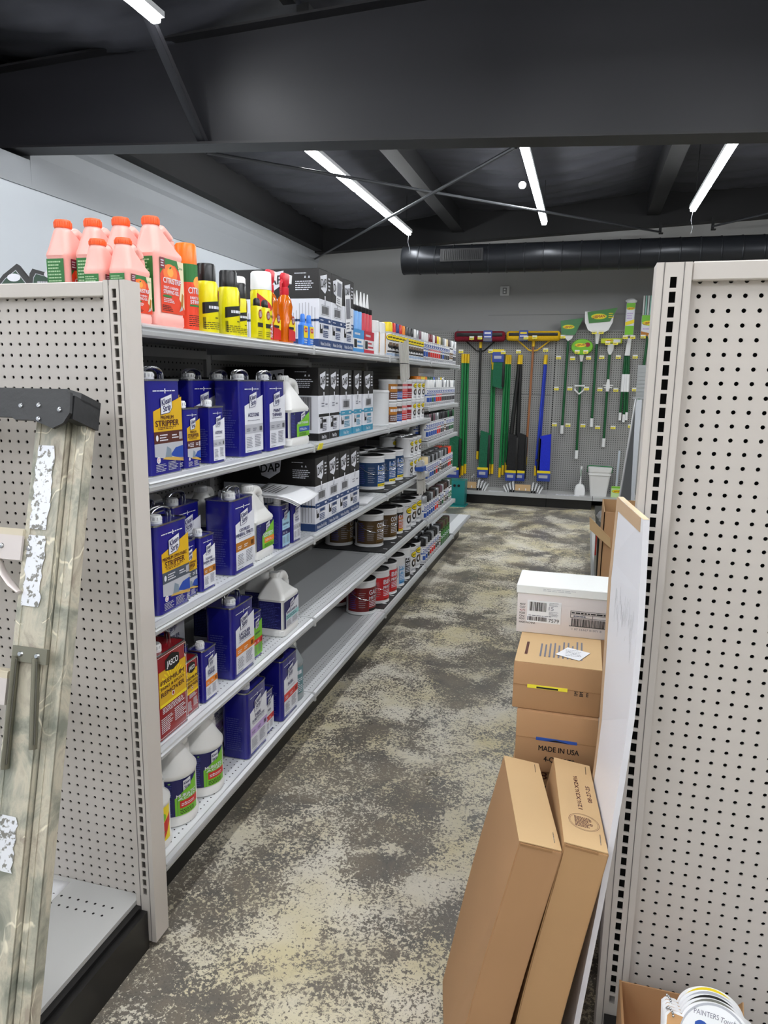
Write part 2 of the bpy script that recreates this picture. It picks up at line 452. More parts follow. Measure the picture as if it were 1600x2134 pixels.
# flange brace running up towards the purlins on the camera side
mb = MB(); A = Vector((-2.14, 3.86, 2.73)); B = Vector((-2.20, 3.30, 3.33))
mb.tube([A, B], .034, BLKS, 4, flat=.25); mb.tube([A+Vector((.024, 0, 0)), B+Vector((.024, 0, 0))], .012, BLKS, 4)
tag(mb.build('flange_brace'), 'short black angle brace from the rafter up to the roof', 'brace')
# roof bracing rods
RODM = M('grey rod', (70, 72, 76), .4, .4)
for a, b, lab in (((-2.205, 4.0, 2.735), (.67, 8.7, 3.08), 'long thin brace rod crossing under the strip lights to a wall bracket'),
                  ((-.429, 4.0, 2.65), (-3.38, 8.8, 2.93), 'thin black brace rod running down to the back left corner'),
                  ((1.19, 8.7, 3.12), (4.5, 5.0, 3.2), 'thin black brace rod right of the wall brackets')):
    mb = MB(); mb.tube([a, b], .011, RODM, 8); o = tag(mb.build('brace_rod'), lab, 'rod', 'roof brace rods')
for x, z in ((.665, 3.17), (1.192, 3.19)):
    mb = MB(); mb.box(x-.014, x+.014, 8.72, 8.735, z-.10, z+.03, BLKD); mb.box(x-.014, x+.03, 8.69, 8.74, z-.105, z-.095, BLKD)
    tag(mb.build('rod_bracket'), 'small black hanging bracket at the %s rod end on the back rafter' % ('long crossing' if x < 1 else 'rightmost'), 'bracket', 'rod brackets')

# strip lights
TUBE = M('lit strip lens', (255, 255, 255), .4, emit=LIGHT_STRENGTH)
HOUS = M('strip housing white', (215, 218, 220), .4)
def strip(x, y0, y1, z, lab, seg=None):
    t = empty('strip_light', lab, 'light', (x, y0, z), 0, 'ceiling strip lights')
    h = MB(); h.box(-.03, .03, 0, y1-y0, .022, .05, HOUS); h.build('housing', t)
    cuts = [0]+([seg-y0] if seg else [])+[y1-y0]
    for a, b in zip(cuts[:-1], cuts[1:]):
        q = MB(); q.rbox(-.024, .024, a+.02, b-.02, -.012, .022, .01, TUBE); q.build('lens', t)
    c = MB()
    for yy in (.15, y1-y0-.15): c.tube([(0, yy, .05), (0, yy, roofz(x)-z+.1)], .003, BLKD, 5)
    c.build('hanging_wire', t)
    return t
a = strip(-1.945, 4.90, 7.90, 3.0, 'lit strip light left of the duct end, jointed in the middle', 6.05)
b = strip(-.508, 4.9, 7.66, 3.0, 'lit strip light above the wall outlet, second row from the left wall', 5.45)
c = strip(.822, 4.9, 7.35, 3.0, 'rightmost lit strip light, slanting towards the duct')
strip(-2.12, .4, 3.42, 3.15, 'lit strip light at the top left corner, nearer than the rafter', 2.0)
for x, y0, y1 in ((-.508, -.2, 2.8), (.822, -.2, 2.8), (2.2, 4.9, 7.4), (3.8, 1.0, 6.5), (2.2, -.2, 2.8), (-1.945, -3.4, -1.0), (-.508, -3.4, -1.0), (.822, -3.4, -1.0), (2.6, -3.4, -1.0), (-2.95, -2.6, .6), (-1.25, -3.4, -.6)):
    strip(x, y0, y1, 3.0, 'unseen strip light outside the view, added to light the shop')  # unseen strips; the last two are added to brighten the left end display
# power cords from lamp ends
for x, y in ((-1.945, 7.86), (.822, 7.31)):
    mb = MB(); mb.tube([(x, y, 2.99), (x-.01, y+.01, 2.92), (x+.01, y+.02, 2.85), (x, y+.03, 2.80)], .0025, M('lamp cord', (120, 122, 125), .5), 5)
    tag(mb.build('lamp_cord'), 'thin cord dangling from the %s strip light end' % ('left' if x < 0 else 'rightmost'), 'cord')
mb = MB(); mb.lathe([(.02, 0), (.03, .015), (.03, .035), (.015, .05)], M('sensor glow', (250, 250, 250), .4, emit=4.0), 16, Matrix.Translation((-.62, 6.4, 3.04)))
tag(mb.build('ceiling_lamp'), 'small round glowing lamp beside the second strip light', 'lamp')

# spiral duct
DUCT = M('black duct metal', (38, 40, 44), .33, .5, bump=.03, scale=4)
t = empty('air_duct', 'large round black spiral duct below the roof at the back', 'duct', (-2.04, 8.05, 2.755))
d = MB(); R = .147; prof = []
L = 6.4; x = 0
prof = [(R*.02, 0), (R+.004, 0), (R+.004, .012), (R, .014)]
while x < L:
    x += .19; prof += [(R, x-.012), (R+.006, x-.006), (R+.006, x), (R, x+.006)]
d.lathe(prof, DUCT, 40, Matrix.Rotation(PI/2, 4, 'Y')); d.build('duct_body', t)
g = MB(); g.box(.44, .90, -.162, -.10, -.045, .085, M('duct grille frame', (16, 17, 19), .5))
for k in range(20): g.box(.475+k*.0205, .484+k*.0205, -.168, -.160, -.028, .068, BLKP if k % 1 == 0 else BLKP)
g2 = g.build('grille', t)
# outlet plate on back wall
t = empty('wall_outlet', 'small square white framed outlet high on the back wall', 'outlet', (-1.014, WY, 2.52))
p = MB(); p.rbox(-.055, .055, -.02, 0, -.055, .055, .006, M('outlet plate', (205, 206, 206), .4)); p.build('plate', t)
p = MB(); p.rbox(-.024, .024, -.03, -.02, -.036, .036, .006, M('outlet face', (130, 132, 132), .4)); p.box(-.01, .01, -.033, -.029, .008, .024, WHITE); p.box(-.01, .01, -.033, -.029, -.024, -.008, WHITE); p.build('socket', t)

# ================================================================== SHELVING
IN = .0254
GROOVE = M('seam groove', (112, 108, 106), .6)
def upright(x0, x1, y0, y1, z1, lab, grp=None):
    t = empty('slotted_upright', lab, 'upright', ((x0+x1)/2, y0, 0), 0, grp); w2 = (x1-x0)/2; d = y1-y0
    m = MB(); e = .013
    m.box(-w2, -w2+e, 0, d, .02, z1, GOND); m.box(w2-e, w2, 0, d, .02, z1, GOND); m.box(-w2+e, w2-e, .03, d, .02, z1, PEGBK)
    m.box(-w2+e, w2-e, .001, .03, z1-.012, z1, GOND); m.box(-w2+e, w2-e, .001, .03, .02, .15, GOND)
    m.box(-w2+e-.0008, -w2+e+.0008, -.0006, .001, .02, z1, GROOVE); m.box(w2-e-.0008, w2-e+.0008, -.0006, .001, .02, z1, GROOVE)
    m.build('post', t)
    s = MB(); slot_strip(s, -w2+e, w2-e, .15, z1-.012, .0, IN, .0110, .0190, GOND); s.build('slot_face', t)
    return t
def endcap(side, xa, xb, ux0, ux1, ztop, ydeck, zdeck, lab):
    """pegboard end display facing the camera"""
    t = empty('end_shelving', lab, 'shelving', (0, 0, 0))
    p = MB(); peg_mesh(p, xa, xb, zdeck-.012, ztop-.012, 1.424, IN, .0041, GOND, depth=.003); p.build('pegboard', t)
    p = MB(); p.box(xa, xb, 1.438, 1.448, zdeck, ztop-.01, PEGBK); p.build('backing', t)
    p = MB(); p.rbox(xa, xb, 1.404, 1.445, ztop-.032, ztop, .002, GOND, seg=1); p.build('top_rail', t)
    p = MB(); p.box(xa, xb, ydeck, 1.423, zdeck-.012, zdeck, GONDG); p.build('base_deck', t)
    return t
# left end display
t = endcap('L', -2.45, -1.034, 0, 0, 1.662, .78, .13, 'beige pegboard end display at the left behind the ladder')
p = MB(); p.box(-2.45, -1.000, .80, 1.399, 0, .108, KICK); p.box(-2.45, -1.018, .80, 1.40, .108, .118, KICK); p.build('kick_plate', t)
HOLE = M('punched hole', (10, 10, 10), .9)
p = Print()
for k in range(40):
    p.ell(-1.075-k*IN, 1.36, .0035, .0035, HOLE, 1, 8); p.ell(-1.075-k*IN-.008, 1.33, .0035, .0035, HOLE, 1, 8)
p.ell(-1.06, .86, .0035, .0035, HOLE, 1, 8)
p.build('deck_holes', t, ontop(.13))
upright(-1.032, -.9785, 1.400, 1.457, 1.664, 'beige slotted upright with a smooth side, at the near end of the left run')
# right end display
t = endcap('R', .166, 1.9, 0, 0, 1.671, .78, .14, 'beige pegboard end display filling the right edge')
p = MB(); p.box(.122, 1.9, .80, 1.399, 0, .126, KICK); p.build('kick_plate', t)
upright(.106, .165, 1.400, 1.46, 1.670, 'beige slotted upright right of the white panel')

# left run: shelves facing the aisle
XL, XB = -.992, -1.43            # lip plane and back panel
BAYS = [(1.462, 2.545), (2.545, 3.62), (3.62, 4.655), (4.655, 5.72)]
t = empty('gondola_run', 'long double-sided grey shelving run along the left of the aisle', 'shelving')
for i, (a, b) in enumerate(BAYS):
    p = MB(); peg_mesh(p, a+.02, b-.02, .2, 1.6, XB, IN, .0036, PEGD, n8=False, axis='x', sgn=1); p.build('back_panel', t)
p = MB(); p.box(XB-.03, XB-.012, 1.46, 5.72, 0, 1.60, PEGBK); p.build('backing', t)
for y in (1.47, 2.545, 3.62, 4.655, 5.705):
    p = MB(); p.box(XB-.02, XB+.012, y-.018, y+.018, 0, 1.565, GONDG); p.build('post', t)
for i, (a, b) in enumerate(BAYS[:2]):
    p = MB(); p.box(XB-.02, XB+.014, a+.02, b-.02, 1.525, 1.555, GONDG); p.build('top_rail', t)
p = MB(); p.box(XB-.02, XL-.09, 1.47, 6.6, 0, .165, KICK); p.build('kick_plate', t)
SHELVES = {'s1': (1.578, 0, 4), 's2': (1.215, 0, 3), 's3': (.857, 0, 3), 's4': (.523, 0, 3), 's5': (.205, 0, 4),
           's2b': (1.285, 3, 4), 's3b': (1.053, 3, 4), 's4b': (.77, 3, 4), 's5b': (.508, 3, 4)}
NAMEZ = {'s1': 'top', 's2': 'second', 's3': 'third', 's4': 'fourth', 's5': 'bottom', 's2b': 'second', 's3b': 'third', 's4b': 'fourth', 's5b': 'fifth'}
BAYN = ['nearest bay', 'second bay', 'third bay', 'farthest bay']
def shelf_obj(z, y0, y1, lab, xin=XB, holes=True):
    s = empty('metal_shelf', lab, 'shelf', (XL, y0, z), 0, 'shelves of the left run'); L = y1-y0; D = XL-xin
    p = MB(); p.box(-D, -.004, .002, L-.002, -.012, -.0005, SHELFG); p.box(-D, -.06, .002, .012, -.035, -.012, SHELFG); p.box(-D, -.06, L-.012, L-.002, -.035, -.012, SHELFG); p.build('shelf_plate', s)
    p = MB(); p.box(-.095, -.004, .002, L-.002, -.0005, .0006, M('front strip enamel', (222, 224, 226), .35)); p.build('perforated_strip', s)
    pr = Print(); pr.ell(-.02, .02, .002, .002, HOLE, 0, 6)
    k = .02
    while holes and k < L-.015:
        for xx in (-.025, -.045, -.065, -.085): pr.ell(xx, k+(.010 if xx in (-.045, -.085) else 0), .0027, .0027, HOLE, 0, 6)
        k += .020
    pr.build('shelf_holes', s, ontop(.0006), base=.0002)
    p = MB()   # price-channel lip: slanted channel with two ribs
    prof = [(-.004, .001), (0, .001), (.010, -.004), (.012, -.008), (.007, -.012), (.011, -.017), (.010, -.026), (.004, -.031), (0, -.028), (-.004, -.012)]
    n = len(prof)
    p.add([(a, .001, b) for a, b in prof]+[(a, L-.001, b) for a, b in prof], [(i, (i+1) % n, n+(i+1) % n, n+i) for i in range(n)]+[tuple(range(n-1,-1,-1)), tuple(range(n, 2*n))], LIPM)
    p.build('price_channel', s)
    p = MB(); p.rbox(-.004, .016, L-.010, L+.003, -.033, .002, .003, LIPM); p.build('channel_joiner', s)
    return s
for k, (z, b0, b1) in SHELVES.items():
    for b in range(b0, b1):
        lab = '%s grey shelf with pale price channel, %s of the left run' % (NAMEZ[k], BAYN[b])
        shelf_obj(z, BAYS[b][0], BAYS[b][1], lab)
s = shelf_obj(.215, 5.722, 6.6, 'empty low grey deck past the far end of the left run', holes=False)
# black anti-slip mats with white ticks
MAT = M('black shelf mat', (24, 25, 28), .6, bump=.1, scale=60)
for key, y0, y1, lab in (('s3', 3.66, 4.64, 'black mat under the blue primer cans, third shelf'), ('s4', 3.66, 4.64, 'black mat under the brown-label cans, fourth shelf'), ('s5', 3.66, 4.64, 'black mat under the red primer cans, bottom shelf'),
                         ('s5', 4.67, 5.70, 'black mat under spray cans at the far end of the bottom shelf'),('s4b', 4.67, 5.70, 'black mat under spray cans on the fourth shelf of the farthest bay'),('s3b', 4.67, 5.70, 'black mat under spray cans on the third shelf of the farthest bay')):
    z = SHELVES[key][0]; m = MB(); m.box(XB+.01, XL-.012, y0, y1, z+.0005, z+.006, MAT); o = tag(m.build('shelf_mat'), lab, 'mat', 'shelf mats')
    pr = Print(); y = y0+.08
    while y < y1-.05: pr.rect(XL-.045, y, XL-.02, y+.012, WHITE, 1); y += .165
    pr.build('tick_marks', o, ontop(z+.006))
# right run: low deck along the aisle
t = empty('low_shelving_base', 'low pale grey shelving base along the right of the aisle', 'shelving')
p = MB(); p.box(.13, .62, 1.47, 6.85, .13, .16, GONDG); p.build('base_deck', t)
p = MB(); p.box(.122, .13, 1.47, 6.85, .02, .165, LIPM); p.box(.118, .124, 1.47, 6.85, .06, .075, LIPM); p.box(.118, .124, 1.47, 6.85, .12, .135, LIPM); p.build('front_panel', t)
p = MB(); p.box(.60, .62, 1.47, 4.4, .16, 1.6, PEGD); p.build('back_panel', t)

# back wall shelving
t = empty('wall_shelving', 'grey pegboard wall shelving along the back wall', 'shelving')
p = MB(); peg_mesh(p, -2.7, -.40, .14, 1.30, 8.9, IN, .0048, PEGD, n8=False); peg_mesh(p, -2.7, -.40, 1.305, 2.05, 8.9, IN, .0048, PEGD, n8=False); p.build('pegboard', t)
p = MB(); peg_mesh(p, -.36, 1.0, .14, 2.05, 8.9, IN, .0048, PEGD, n8=False); p.build('pegboard', t)
p = MB(); p.box(-2.75, 1.05, 8.91, 8.93, 0, 2.05, PEGBK); p.build('backing', t)
for x in (-1.58, -.38):
    p = MB(); slot_strip(p, x-.02, x+.02, .14, 2.07, 8.894, IN, .014, .018, PEGD); p.box(x-.02, x+.02, 8.896, 8.93, .14, 2.07, PEGBK); p.build('slotted_post', t)
p = MB(); p.box(-2.7, 1.0, 8.89, 8.91, 2.045, 2.058, PEGD); p.build('top_rail', t)
for a, b in ((-2.7, -.378), (-.376, .145), (.15, 1.0)):
    p = MB(); p.box(a, b, 8.50, 8.89, .145, .155, GONDG); p.box(a, b, 8.49, 8.51, .115, .157, LIPM); p.build('base_deck', t)
p = MB(); p.box(-2.7, .14, 8.545, 8.56, 0, .12, KICK); p.box(-.38,-.372, 8.543, 8.547, 0, .12, HOLE); p.build('kick_plate', t)

# ================================================================== PRODUCTS (front faces +X, origin at the foot)
def solvent_can(size, design, lab):
    """oblong screw-top tin; size 'G' gallon or 'Q' quart"""
    W, D, H = (.150, .098, .236) if size == 'G' else (.080, .055, .162)
    body, red = (NAVY, False) if not design.get('red') else (M('red enamel', (142, 20, 30), .25, coat=.4), True)
    t = empty('solvent_can', lab, 'can')
    w2, d2 = W/2, D/2; e = .0015; R = .014 if size == 'G' else .009
    b = MB(); b.loft([(.003, d2-e, w2-e, R, 0, 0), (H-.003, d2-e, w2-e, R, 0, 0)], body, n=5)
    b.loft([(0, d2, w2, R, 0, 0), (.003, d2, w2, R, 0, 0)], TIN, n=5); b.build('body', t)
    k = MB(); k.loft([(H-.004, d2, w2, R, 0, 0), (H, d2, w2, R, 0, 0), (H, d2-.003, w2-.003, R, 0, 0), (H-.005, d2-.004, w2-.004, R, 0, 0)], TIN, n=5); k.build('top_rim', t)
    cr = .0165 if size == 'G' else .012; cc = design.get('cap', CAPW); cy = -w2*.34 if size == 'G' else -w2*.25; cx = d2*.30 if size == 'G' else 0
    c = MB(); c.lathe([(cr*1.08, -.005), (cr*1.08, .004), (cr*.92, .005), (cr*.98, .014), (cr*.9, .0175), (cr*.5, .018)], cc, 18, cx=cx, cy=cy)
    for q in range(12):
        a = 2*PI*q/12; c.box(cx+cr*math.cos(a)-.001, cx+cr*math.cos(a)+.001, cy+cr*math.sin(a)-.001, cy+cr*math.sin(a)+.001, .006, .0135, cc)
    o = c.build('cap', t); o.location = (0, 0, H)
    if size == 'G':
        h = MB(); pts = []
        for q in range(13):
            a = PI*q/12; pts.append((-d2*.22, .020-math.cos(a)*.046, H-.004+.033*math.sin(a)**.5))
        h.tube(pts, .0035, STEEL, 8); h.tube([(p[0]+.006, p[1], p[2]-.0015) for p in pts], .0042, TIN, 8, flat=.6); h.tube([(p[0]+.012, p[1], p[2]) for p in pts], .0035, STEEL, 8); h.build('handle', t)
    p = Print(); S = W; top = H*.985
    ins = R*.75 if not red else .004
    u0, u1 = -w2+ins, w2-.001
    def V(f): return f*H
    if red:
        p.frame(u0+.004, V(.03), u1-.004, V(.97), .0012, WHITE)
        p.rect(u0+.009, V(.40), u1-.008, V(.80), GOLD, 1)
        for q in range(14):
            a = PI*q/13; p.poly([(0, V(.60)), (math.cos(a)*w2*.82, V(.60)+math.sin(a)*H*.19), (math.cos(a+.09)*w2*.82, V(.60)+math.sin(a+.09)*H*.19)], CREAMY, 2)
        p.poly([(-w2*.42, V(.78)), (w2*.46, V(.78)), (w2*.46, V(.90)), (0, V(.95)), (-w2*.42, V(.90))], BLACK, 3)
        p.poly([(-w2*.42, V(.78)), (w2*.46, V(.78)), (w2*.05, V(.745))], BLACK, 3)
        p.text('JASCO', w2*.02, V(.845), H*.065, WHITE, 5, w=W*.36)
        for q, (s, hh) in enumerate((('PREMIUM', .050), ('PAINT & EPOXY', .032), ('REMOVER', .050))):
            p.text(s, 0, V(.665-q*.068), H*hh, BROWN, 5, w=W*.74)
        p.poly([(u0+.009, V(.385)), (u1-.008, V(.385)), (u1-.008, V(.42)), (u0+.009, V(.42))], CREAMY, 3)
        p.ell(0, V(.475), W*.045, W*.045, WHITE, 4); p.ell(0, V(.475), W*.03, W*.03, DRED, 5)
        p.lines(u0+.02, V(.30), u1-.014, V(.375), 4, PRINTW, 3)
        p.lines(u0+.012, V(.08), -.004, V(.26), 8, PRINTW, 3); p.lines(.004, V(.12), u1-.012, V(.28), 7, PRINTW, 3)
    else:
        acc = design.get('main', PRINTW); ang = .13*H
        p.lines(u0+W*.08, V(.872), u1-W*.12, V(.89), 1, PRINTW, 2, fill=.6)
        p.rect(0-W*.012, V(.855), W*.012, V(.905), PRINTW, 3)
        vt0, vt1 = V(.665), V(.80)
        lo = V(.455) if design.get('pic') else V(.055)
        l0 = u0+W*.07
        p.poly([(l0, lo), (u1, lo), (u1, vt1), (l0, vt0)], acc, 1)
        if design.get('pic'):
            p.poly([(l0, vt0), (u1, vt1), (u1, vt1+V(.016)), (l0, vt0+V(.008))], GOLD, 2)
            p.rect(l0, V(.335), u1, V(.46), design['band'], 2)
            p.lines(l0+W*.16, V(.355), l0+W*.40, V(.435), 3, PRINTW, 4); p.lines(l0+W*.52, V(.37), u1-W*.13, V(.425), 2, PRINTW, 4); p.bars(u1-W*.11, V(.36), u1-W*.02, V(.44), 4, PRINTW, 4)
            p.ell(l0+W*.08, V(.395), W*.035, W*.05, PRINTW, 4)
            p.poly([(l0, V(.205)), (u1, V(.115)), (u1, V(.335)), (l0, V(.335))], LGREY, 2)
            p.poly([(l0+W*.30, V(.185)), (l0+W*.50, V(.175)), (l0+W*.48, V(.265)), (l0+W*.36, V(.30))], M('scraper print', (120, 135, 150), .4), 3)
            p.poly([(l0+W*.45, V(.20)), (u1, V(.135)), (u1, V(.29)), (l0+W*.62, V(.275))], M('glove print', (35, 70, 160), .4), 3)
            p.poly([(l0+W*.22, V(.17)), (u1, V(.115)), (u1, V(.155)), (l0+W*.32, V(.19))], M('wood print', (196, 160, 80), .4), 3)
            p.ell(l0+W*.10, V(.165), W*.055, W*.055, PRINTW, 4); p.ell(l0+W*.10, V(.165), W*.035, W*.035, REDL, 5); p.ell(l0+W*.10, V(.165), W*.027, W*.027, PRINTW, 6)
            p.lines(l0+W*.02, V(.04), l0+W*.32, V(.125), 5, LGREY, 4); p.lines(l0+W*.38, V(.04), l0+W*.68, V(.135), 6, LGREY, 4); p.lines(l0+W*.73, V(.05), u1-.002, V(.10), 3, LGREY, 4)
        else:
            p.rect(l0, V(.30), u1, V(.42), design['band'], 2)
            p.lines(l0+W*.07, V(.325), l0+W*.27, V(.375), 2, design.get('bink', INKG), 4); p.lines(l0+W*.36, V(.325), l0+W*.55, V(.375), 2, design.get('bink', INKG), 4)
            p.bars(u1-W*.17, V(.325), u1-W*.06, V(.385), 4, BLACK, 4)
            p.lines(l0+W*.06, V(.11), l0+W*.36, V(.26), 7, INKG, 3); p.lines(l0+W*.45, V(.11), l0+W*.76, V(.28), 8, INKG, 3); p.lines(l0+W*.06, V(.065), l0+W*.30, V(.085), 1, INKG, 3)
        # tilted logo plate
        cx_, cy_ = W*.02, V(.742); a_, b_ = W*.175, H*.085; tl = .22
        def para(a, b): return [(cx_-a, cy_-b-tl*a), (cx_+a*.55, cy_-b*1.15+tl*a*.3), (cx_+a, cy_-b*.75+tl*a), (cx_+a, cy_+b+tl*a), (cx_-a, cy_+b-tl*a)]
        p.poly(para(a_*1.0, b_), NAVYI, 5); p.poly(para(a_*.92, b_*.94), PRINTW, 6)
        p.text('Klean', cx_, cy_+b_*.40, H*.062, NAVYI, 8, w=a_*1.6, slant=tl); p.text('Strip', cx_+a_*.05, cy_-b_*.42, H*.062, NAVYI, 8, w=a_*1.3, slant=tl)
        tl_ = design['title']; n = len(tl_)
        for q, (s, wf, hf) in enumerate(tl_):
            v = V(.575 if design.get('pic') else .545)+((n-1)/2-q)*H*.060
            p.text(s, W*.035, v, H*hf*.80, NAVYI if not design.get('pic') else BROWN, 5, w=W*wf)
        p.lines(l0+W*.12, V(.462 if not design.get('pic') else .478), u1-W*.12, V(.480 if not design.get('pic') else .510), 1 if not design.get('pic') else 2, INKG if not design.get('pic') else BROWN, 4)
    p.build('label', t, onx(d2-e))
    if not red:
        q_ = Print(); q_.lines(-d2*.6, V(.12), d2*.6, V(.62), 16, M('side fine print', (60, 64, 140), .4), 1)
        q_.build('side_print', t, onback(-w2+e))
    return t

def jug(lab, W, D, H, plastic, capm, design, capr=.019, clear=False, rounded=False, style='A', body_top=.62):
    """blow-moulded jug, neck towards the near side, handle at the far side"""
    t = empty('plastic_jug', lab, 'jug'); w2, d2 = W/2, D/2; R = min(.02, d2*.6) if not rounded else d2*.95
    if rounded: R = min(w2, d2)*.98
    ny = -w2*.42 if style == 'A' else -w2*.1
    hb = H*body_top
    sec = [(0, d2*.93, w2*.93, R, 0, 0), (.006, d2, w2, R, 0, 0), (H*.10, d2, w2, R, 0, 0), (H*.115, d2*.965, w2*.965, R, 0, 0), (hb-.006, d2*.965, w2*.965, R, 0, 0), (hb, d2, w2, R, 0, 0),
           (hb+H*.03, d2*.97, w2*.95, R*.9, 0, 0)]
    z0 = hb+H*.03; z1 = H*.90
    for q in range(1, 8):
        f = q/7; g = f**1.15
        sec.append((z0+(z1-z0)*f, d2*.97+(capr*1.02-d2*.97)*g, w2*.95+(capr*1.05-w2*.95)*(f**.8), max(R*.9*(1-f), capr*.95), 0, ny*f**.8))
    sec.append((H*.915, capr*.9, capr*.9, capr*.88, 0, ny)); sec.append((H*.93, capr*.9, capr*.9, capr*.88, 0, ny))
    b = MB(); b.loft(sec, plastic, n=7)
    b.build('body', t)
    h = MB(); hy = w2*.70; r_ = max(.0125, D*.15)
    pts = [(0, ny+capr*.6, z1-H*.05), (0, ny+capr*1.9, z1+H*.005), (0, hy*.45, z1+H*.005), (0, hy*.85, z1-H*.03), (0, hy*1.12, z0+H*.14), (0, hy*1.2, z0-H*.02)]
    fine = []
    for i in range(len(pts)-1):
        for k in range(4):
            p0 = Vector(pts[max(i-1, 0)]); p1 = Vector(pts[i]); p2 = Vector(pts[i+1]); p3 = Vector(pts[min(i+2, len(pts)-1)]); f = k/4
            fine.append(.5*((2*p1)+(-p0+p2)*f+(2*p0-5*p1+4*p2-p3)*f*f+(-p0+3*p1-3*p2+p3)*f**3))
    fine.append(Vector(pts[-1])); h.tube(fine, r_, plastic, 12); h.build('handle', t)
    c = MB(); c.lathe([(capr*.98, H*.925), (capr, H*.93), (capr, H-.004), (capr*.9, H), (capr*.5, H)], capm, 22, cy=ny)
    for q in range(20):
        a = 2*PI*q/20; c.box(capr*math.cos(a)-.0008, capr*math.cos(a)+.0008, ny+capr*math.sin(a)-.0008, ny+capr*math.sin(a)+.0008, H*.932, H-.005, capm)
    c.build('cap', t)
    p = Print(); u0, u1, v0, v1 = -w2+R*(.7 if not rounded else .45), w2-R*(.5 if not rounded else .35), H*.13, hb-.008
    design(p, u0, u1, v0, v1)
    if rounded:
        # wrap the label round the oval body
        def fn(u, v, o):
            a = u/w2*1.25-.62; return ((d2*.965+o)*math.cos(a), (w2*.965+o)*math.sin(a), v)
        p.build('label', t, fn, curved=.012, base=.0012)
    else: p.build('label', t, onx(d2*.965), base=.0008)
    s = Print(); s.rect(-d2+R*.5, v0, d2-R*.6, v1, design_side(design), 0); s.lines(-d2+R*.7, v0+.004, d2-R*.8, v1-.004, 16, design_sideink(design), 2)
    if not rounded: s.build('side_label', t, onback(-w2*.965), base=.0008)
    return t
SIDE = {}
def design_side(d): return SIDE.get(d, (NAVYI, PRINTW))[0]
def design_sideink(d): return SIDE.get(d, (NAVYI, PRINTW))[1]
def d_citrus(p, u0, u1, v0, v1):
    W = u1-u0; H = v1-v0
    p.rect(u0, v0, u1, v1, DGREEN, 0)
    p.poly([(u0, v0), (u1, v0), (u1, v0+H*.7), (u0+W*.62, v1-H*.1), (u0+W*.2, v1-H*.12), (u0, v1-H*.3)], M('label orange red', (224, 66, 34), .35), 1)
    p.ell(u0+W*.42, v0+H*.74, W*.30, H*.17, M('label orange glow', (240, 120, 50), .35), 2)
    p.ell(u0+W*.42, v0+H*.76, W*.13, H*.085, M('citrus', (250, 165, 70), .35), 3); p.ell(u0+W*.42, v0+H*.84, W*.05, H*.018, DGREEN, 4, rot=.5)
    p.poly([(u0+W*.78, v0+H*.30), (u1, v0+H*.1), (u1, v1), (u0+W*.72, v1), (u0+W*.88, v0+H*.62)], M('label cream', (226, 214, 180), .4), 2)
    p.rect(u0, v0+H*.80, u0+W*.19, v1, M('label maroon', (120, 26, 52), .4), 3); p.lines(u0+W*.02, v0+H*.83, u0+W*.17, v1-H*.03, 3, PRINTW, 5)
    p.text('CITRISTRIP', u0+W*.48, v0+H*.60, H*.10, PRINTW, 7, w=W*.78); p.text('Citrus', u0+W*.84, v0+H*.88, H*.05, DGREEN, 5, w=W*.2, bold=False)
    p.text('PAINT & VARNISH', u0+W*.42, v0+H*.47, H*.05, PRINTW, 6, w=W*.62); p.text('STRIPPING GEL', u0+W*.42, v0+H*.39, H*.07, PRINTW, 6, w=W*.66)
    p.ell(u0+W*.26, v0+H*.31, W*.2, H*.025, DGREEN, 4); p.lines(u0+W*.1, v0+H*.19, u0+W*.6, v0+H*.28, 3, PRINTW, 4)
    p.poly([(u0+W*.80, v0+H*.10), (u0+W*.92, v0+H*.12), (u0+W*.97, v0+H*.38), (u0+W*.90, v0+H*.42)], OCHRE, 4); p.poly([(u0+W*.74, v0+H*.05), (u0+W*.92, v0+H*.1), (u0+W*.88, v0+H*.18)], LGREY, 5)
    p.lines(u0+W*.04, v0+H*.03, u0+W*.55, v0+H*.15, 4, BLACK, 4)
SIDE[d_citrus] = (DGREEN, M('pale green print', (170, 205, 160), .5))
